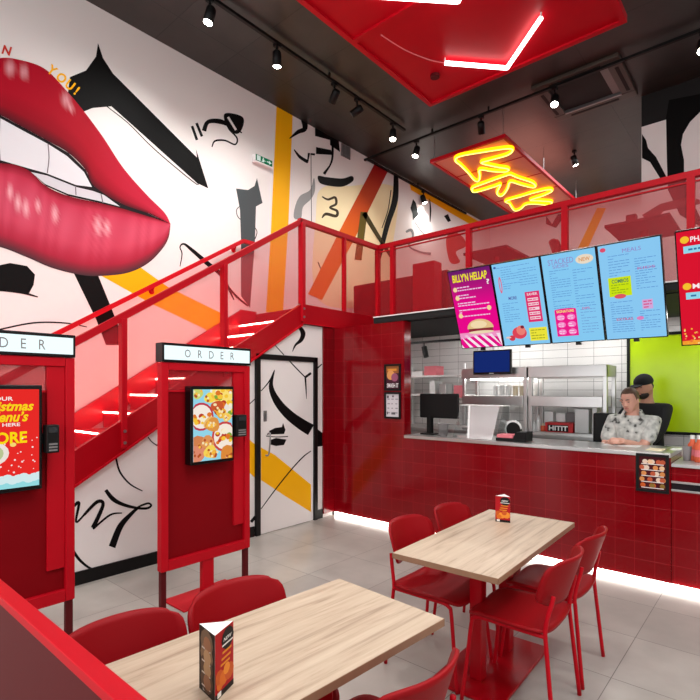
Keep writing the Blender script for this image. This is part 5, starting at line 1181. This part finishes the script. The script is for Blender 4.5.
for s_ in (-1, 1):
    arc = [(math.sin(a)*s_*.088, math.cos(a)*.075, 0.0) for a in [math.pi*i_/8 for i_ in range(7)]]
    up_ = [ck+RB @ Vector((x*.86, y*.86, .035-.03*max(0, -y/.075))) for x, y, z in arc]; dn_ = [ck+RB @ Vector((x*1.25, y*1.3-.012, -.03-.075*max(0, -y/.075))) for x, y, z in arc]
    k_ = len(arc); vs = up_+dn_+[v+Vector((0, -.008, .004)) for v in up_+dn_]; fs = []
    for q_ in range(k_-1): fs += [(q_, q_+1, k_+q_+1, k_+q_), (2*k_+q_, 3*k_+q_, 3*k_+q_+1, 2*k_+q_+1), (k_+q_, k_+q_+1, 3*k_+q_+1, 3*k_+q_), (q_, 2*k_+q_, 2*k_+q_+1, q_+1)]
    fs += [(k_-1, 2*k_-1, 4*k_-1, 3*k_-1), (0, 2*k_, 3*k_, k_)]; b.add(vs, fs, 'shirt', None, True)
b.build('collar', top)
t, body, Hd, HR, k, J, top = person('man in a black top and dark cap standing behind the woman', (-1.09, 5.98, 0), 1.75, math.radians(14), 1.05, 'skin2',
    (-1.05, 5.60, 1.0), (-1.35, 5.66, 1.02), .06, math.radians(-38), math.radians(14), topm='blackcloth', long_sleeve=True)
b = MB(); b.ball(Hd(0, .012, .048), (.085*k, .1*k, .083*k), 'blackcloth', 20, 12, None, HR)
for i, v in enumerate(b.v):
    q = HR.transposed() @ (Vector(v)-Hd(0, 0, 0))/k
    if q.z < .03: b.v[i] = tuple(Hd(q.x, q.y, .03+(q.z-.03)*.12))
b.prism([Hd(.06*math.cos(a), -.085-.075*math.sin(a), .035-.012*math.sin(a)) for a in [math.pi*i/10 for i in range(11)]], tuple(HR @ Vector((0, 0, .008))), 'blackcloth'); b.build('cap', body)
b = MB(); b.ball(Hd(0, -.034, -.07), (.061*k, .062*k, .05*k), 'beard', 16, 10, None, HR)
for i, v in enumerate(b.v):
    q = HR.transposed() @ (Vector(v)-Hd(0, 0, 0))/k
    if q.z > -.05: b.v[i] = tuple(Hd(q.x*.9, q.y*.9+.0, -.05+(q.z+.05)*.3))
b.build('beard', body)
b = MB(); b.ball(Hd(0, .03, -.0), (.077*k, .07*k, .06*k), 'beard', 14, 8, None, HR); b.build('hair', body)

# ------------------------------------------------------------------ light
wd = bpy.data.worlds.new('World'); scene.world = wd; wd.use_nodes = True
bg = wd.node_tree.nodes['Background']; bg.inputs[0].default_value = (.96, .98, 1, 1); bg.inputs[1].default_value = .9   # even ambient fill, entering by the open unbuilt front
def area(name, loc, rot, sx, sy, e, col=(.97, .985, 1)):
    ld = bpy.data.lights.new(name, 'AREA'); ld.shape = 'RECTANGLE'; ld.size = sx; ld.size_y = sy; ld.energy = e; ld.color = col
    o = bpy.data.objects.new(name, ld); COL.objects.link(o); o.location = loc; o.rotation_euler = rot; return o
area('front_fill', (-1, -2.9, 2.4), (math.radians(90), 0, 0), 7, 4.4, 150)  # added fill lamp across the open front, no window built there
area('room_fill', (.6, 1.2, 5.3), (0, 0, 0), 3, 4, 150)  # added fill lamp under the ceiling, has no fixture
area('upper_fill', (-3.0, 8.8, 5.35), (0, 0, 0), 3, 2, 70)  # added fill over the upper floor, no fitting modelled
scene.cycles.use_denoising = True
scene.cycles.max_bounces = 8; scene.cycles.transparent_max_bounces = 12; scene.cycles.sample_clamp_indirect = 6
vs_ = scene.view_settings; vs_.view_transform = 'Standard'; vs_.look = 'None'; vs_.gamma = 1; vs_.use_curve_mapping = False; vs_.exposure = 0
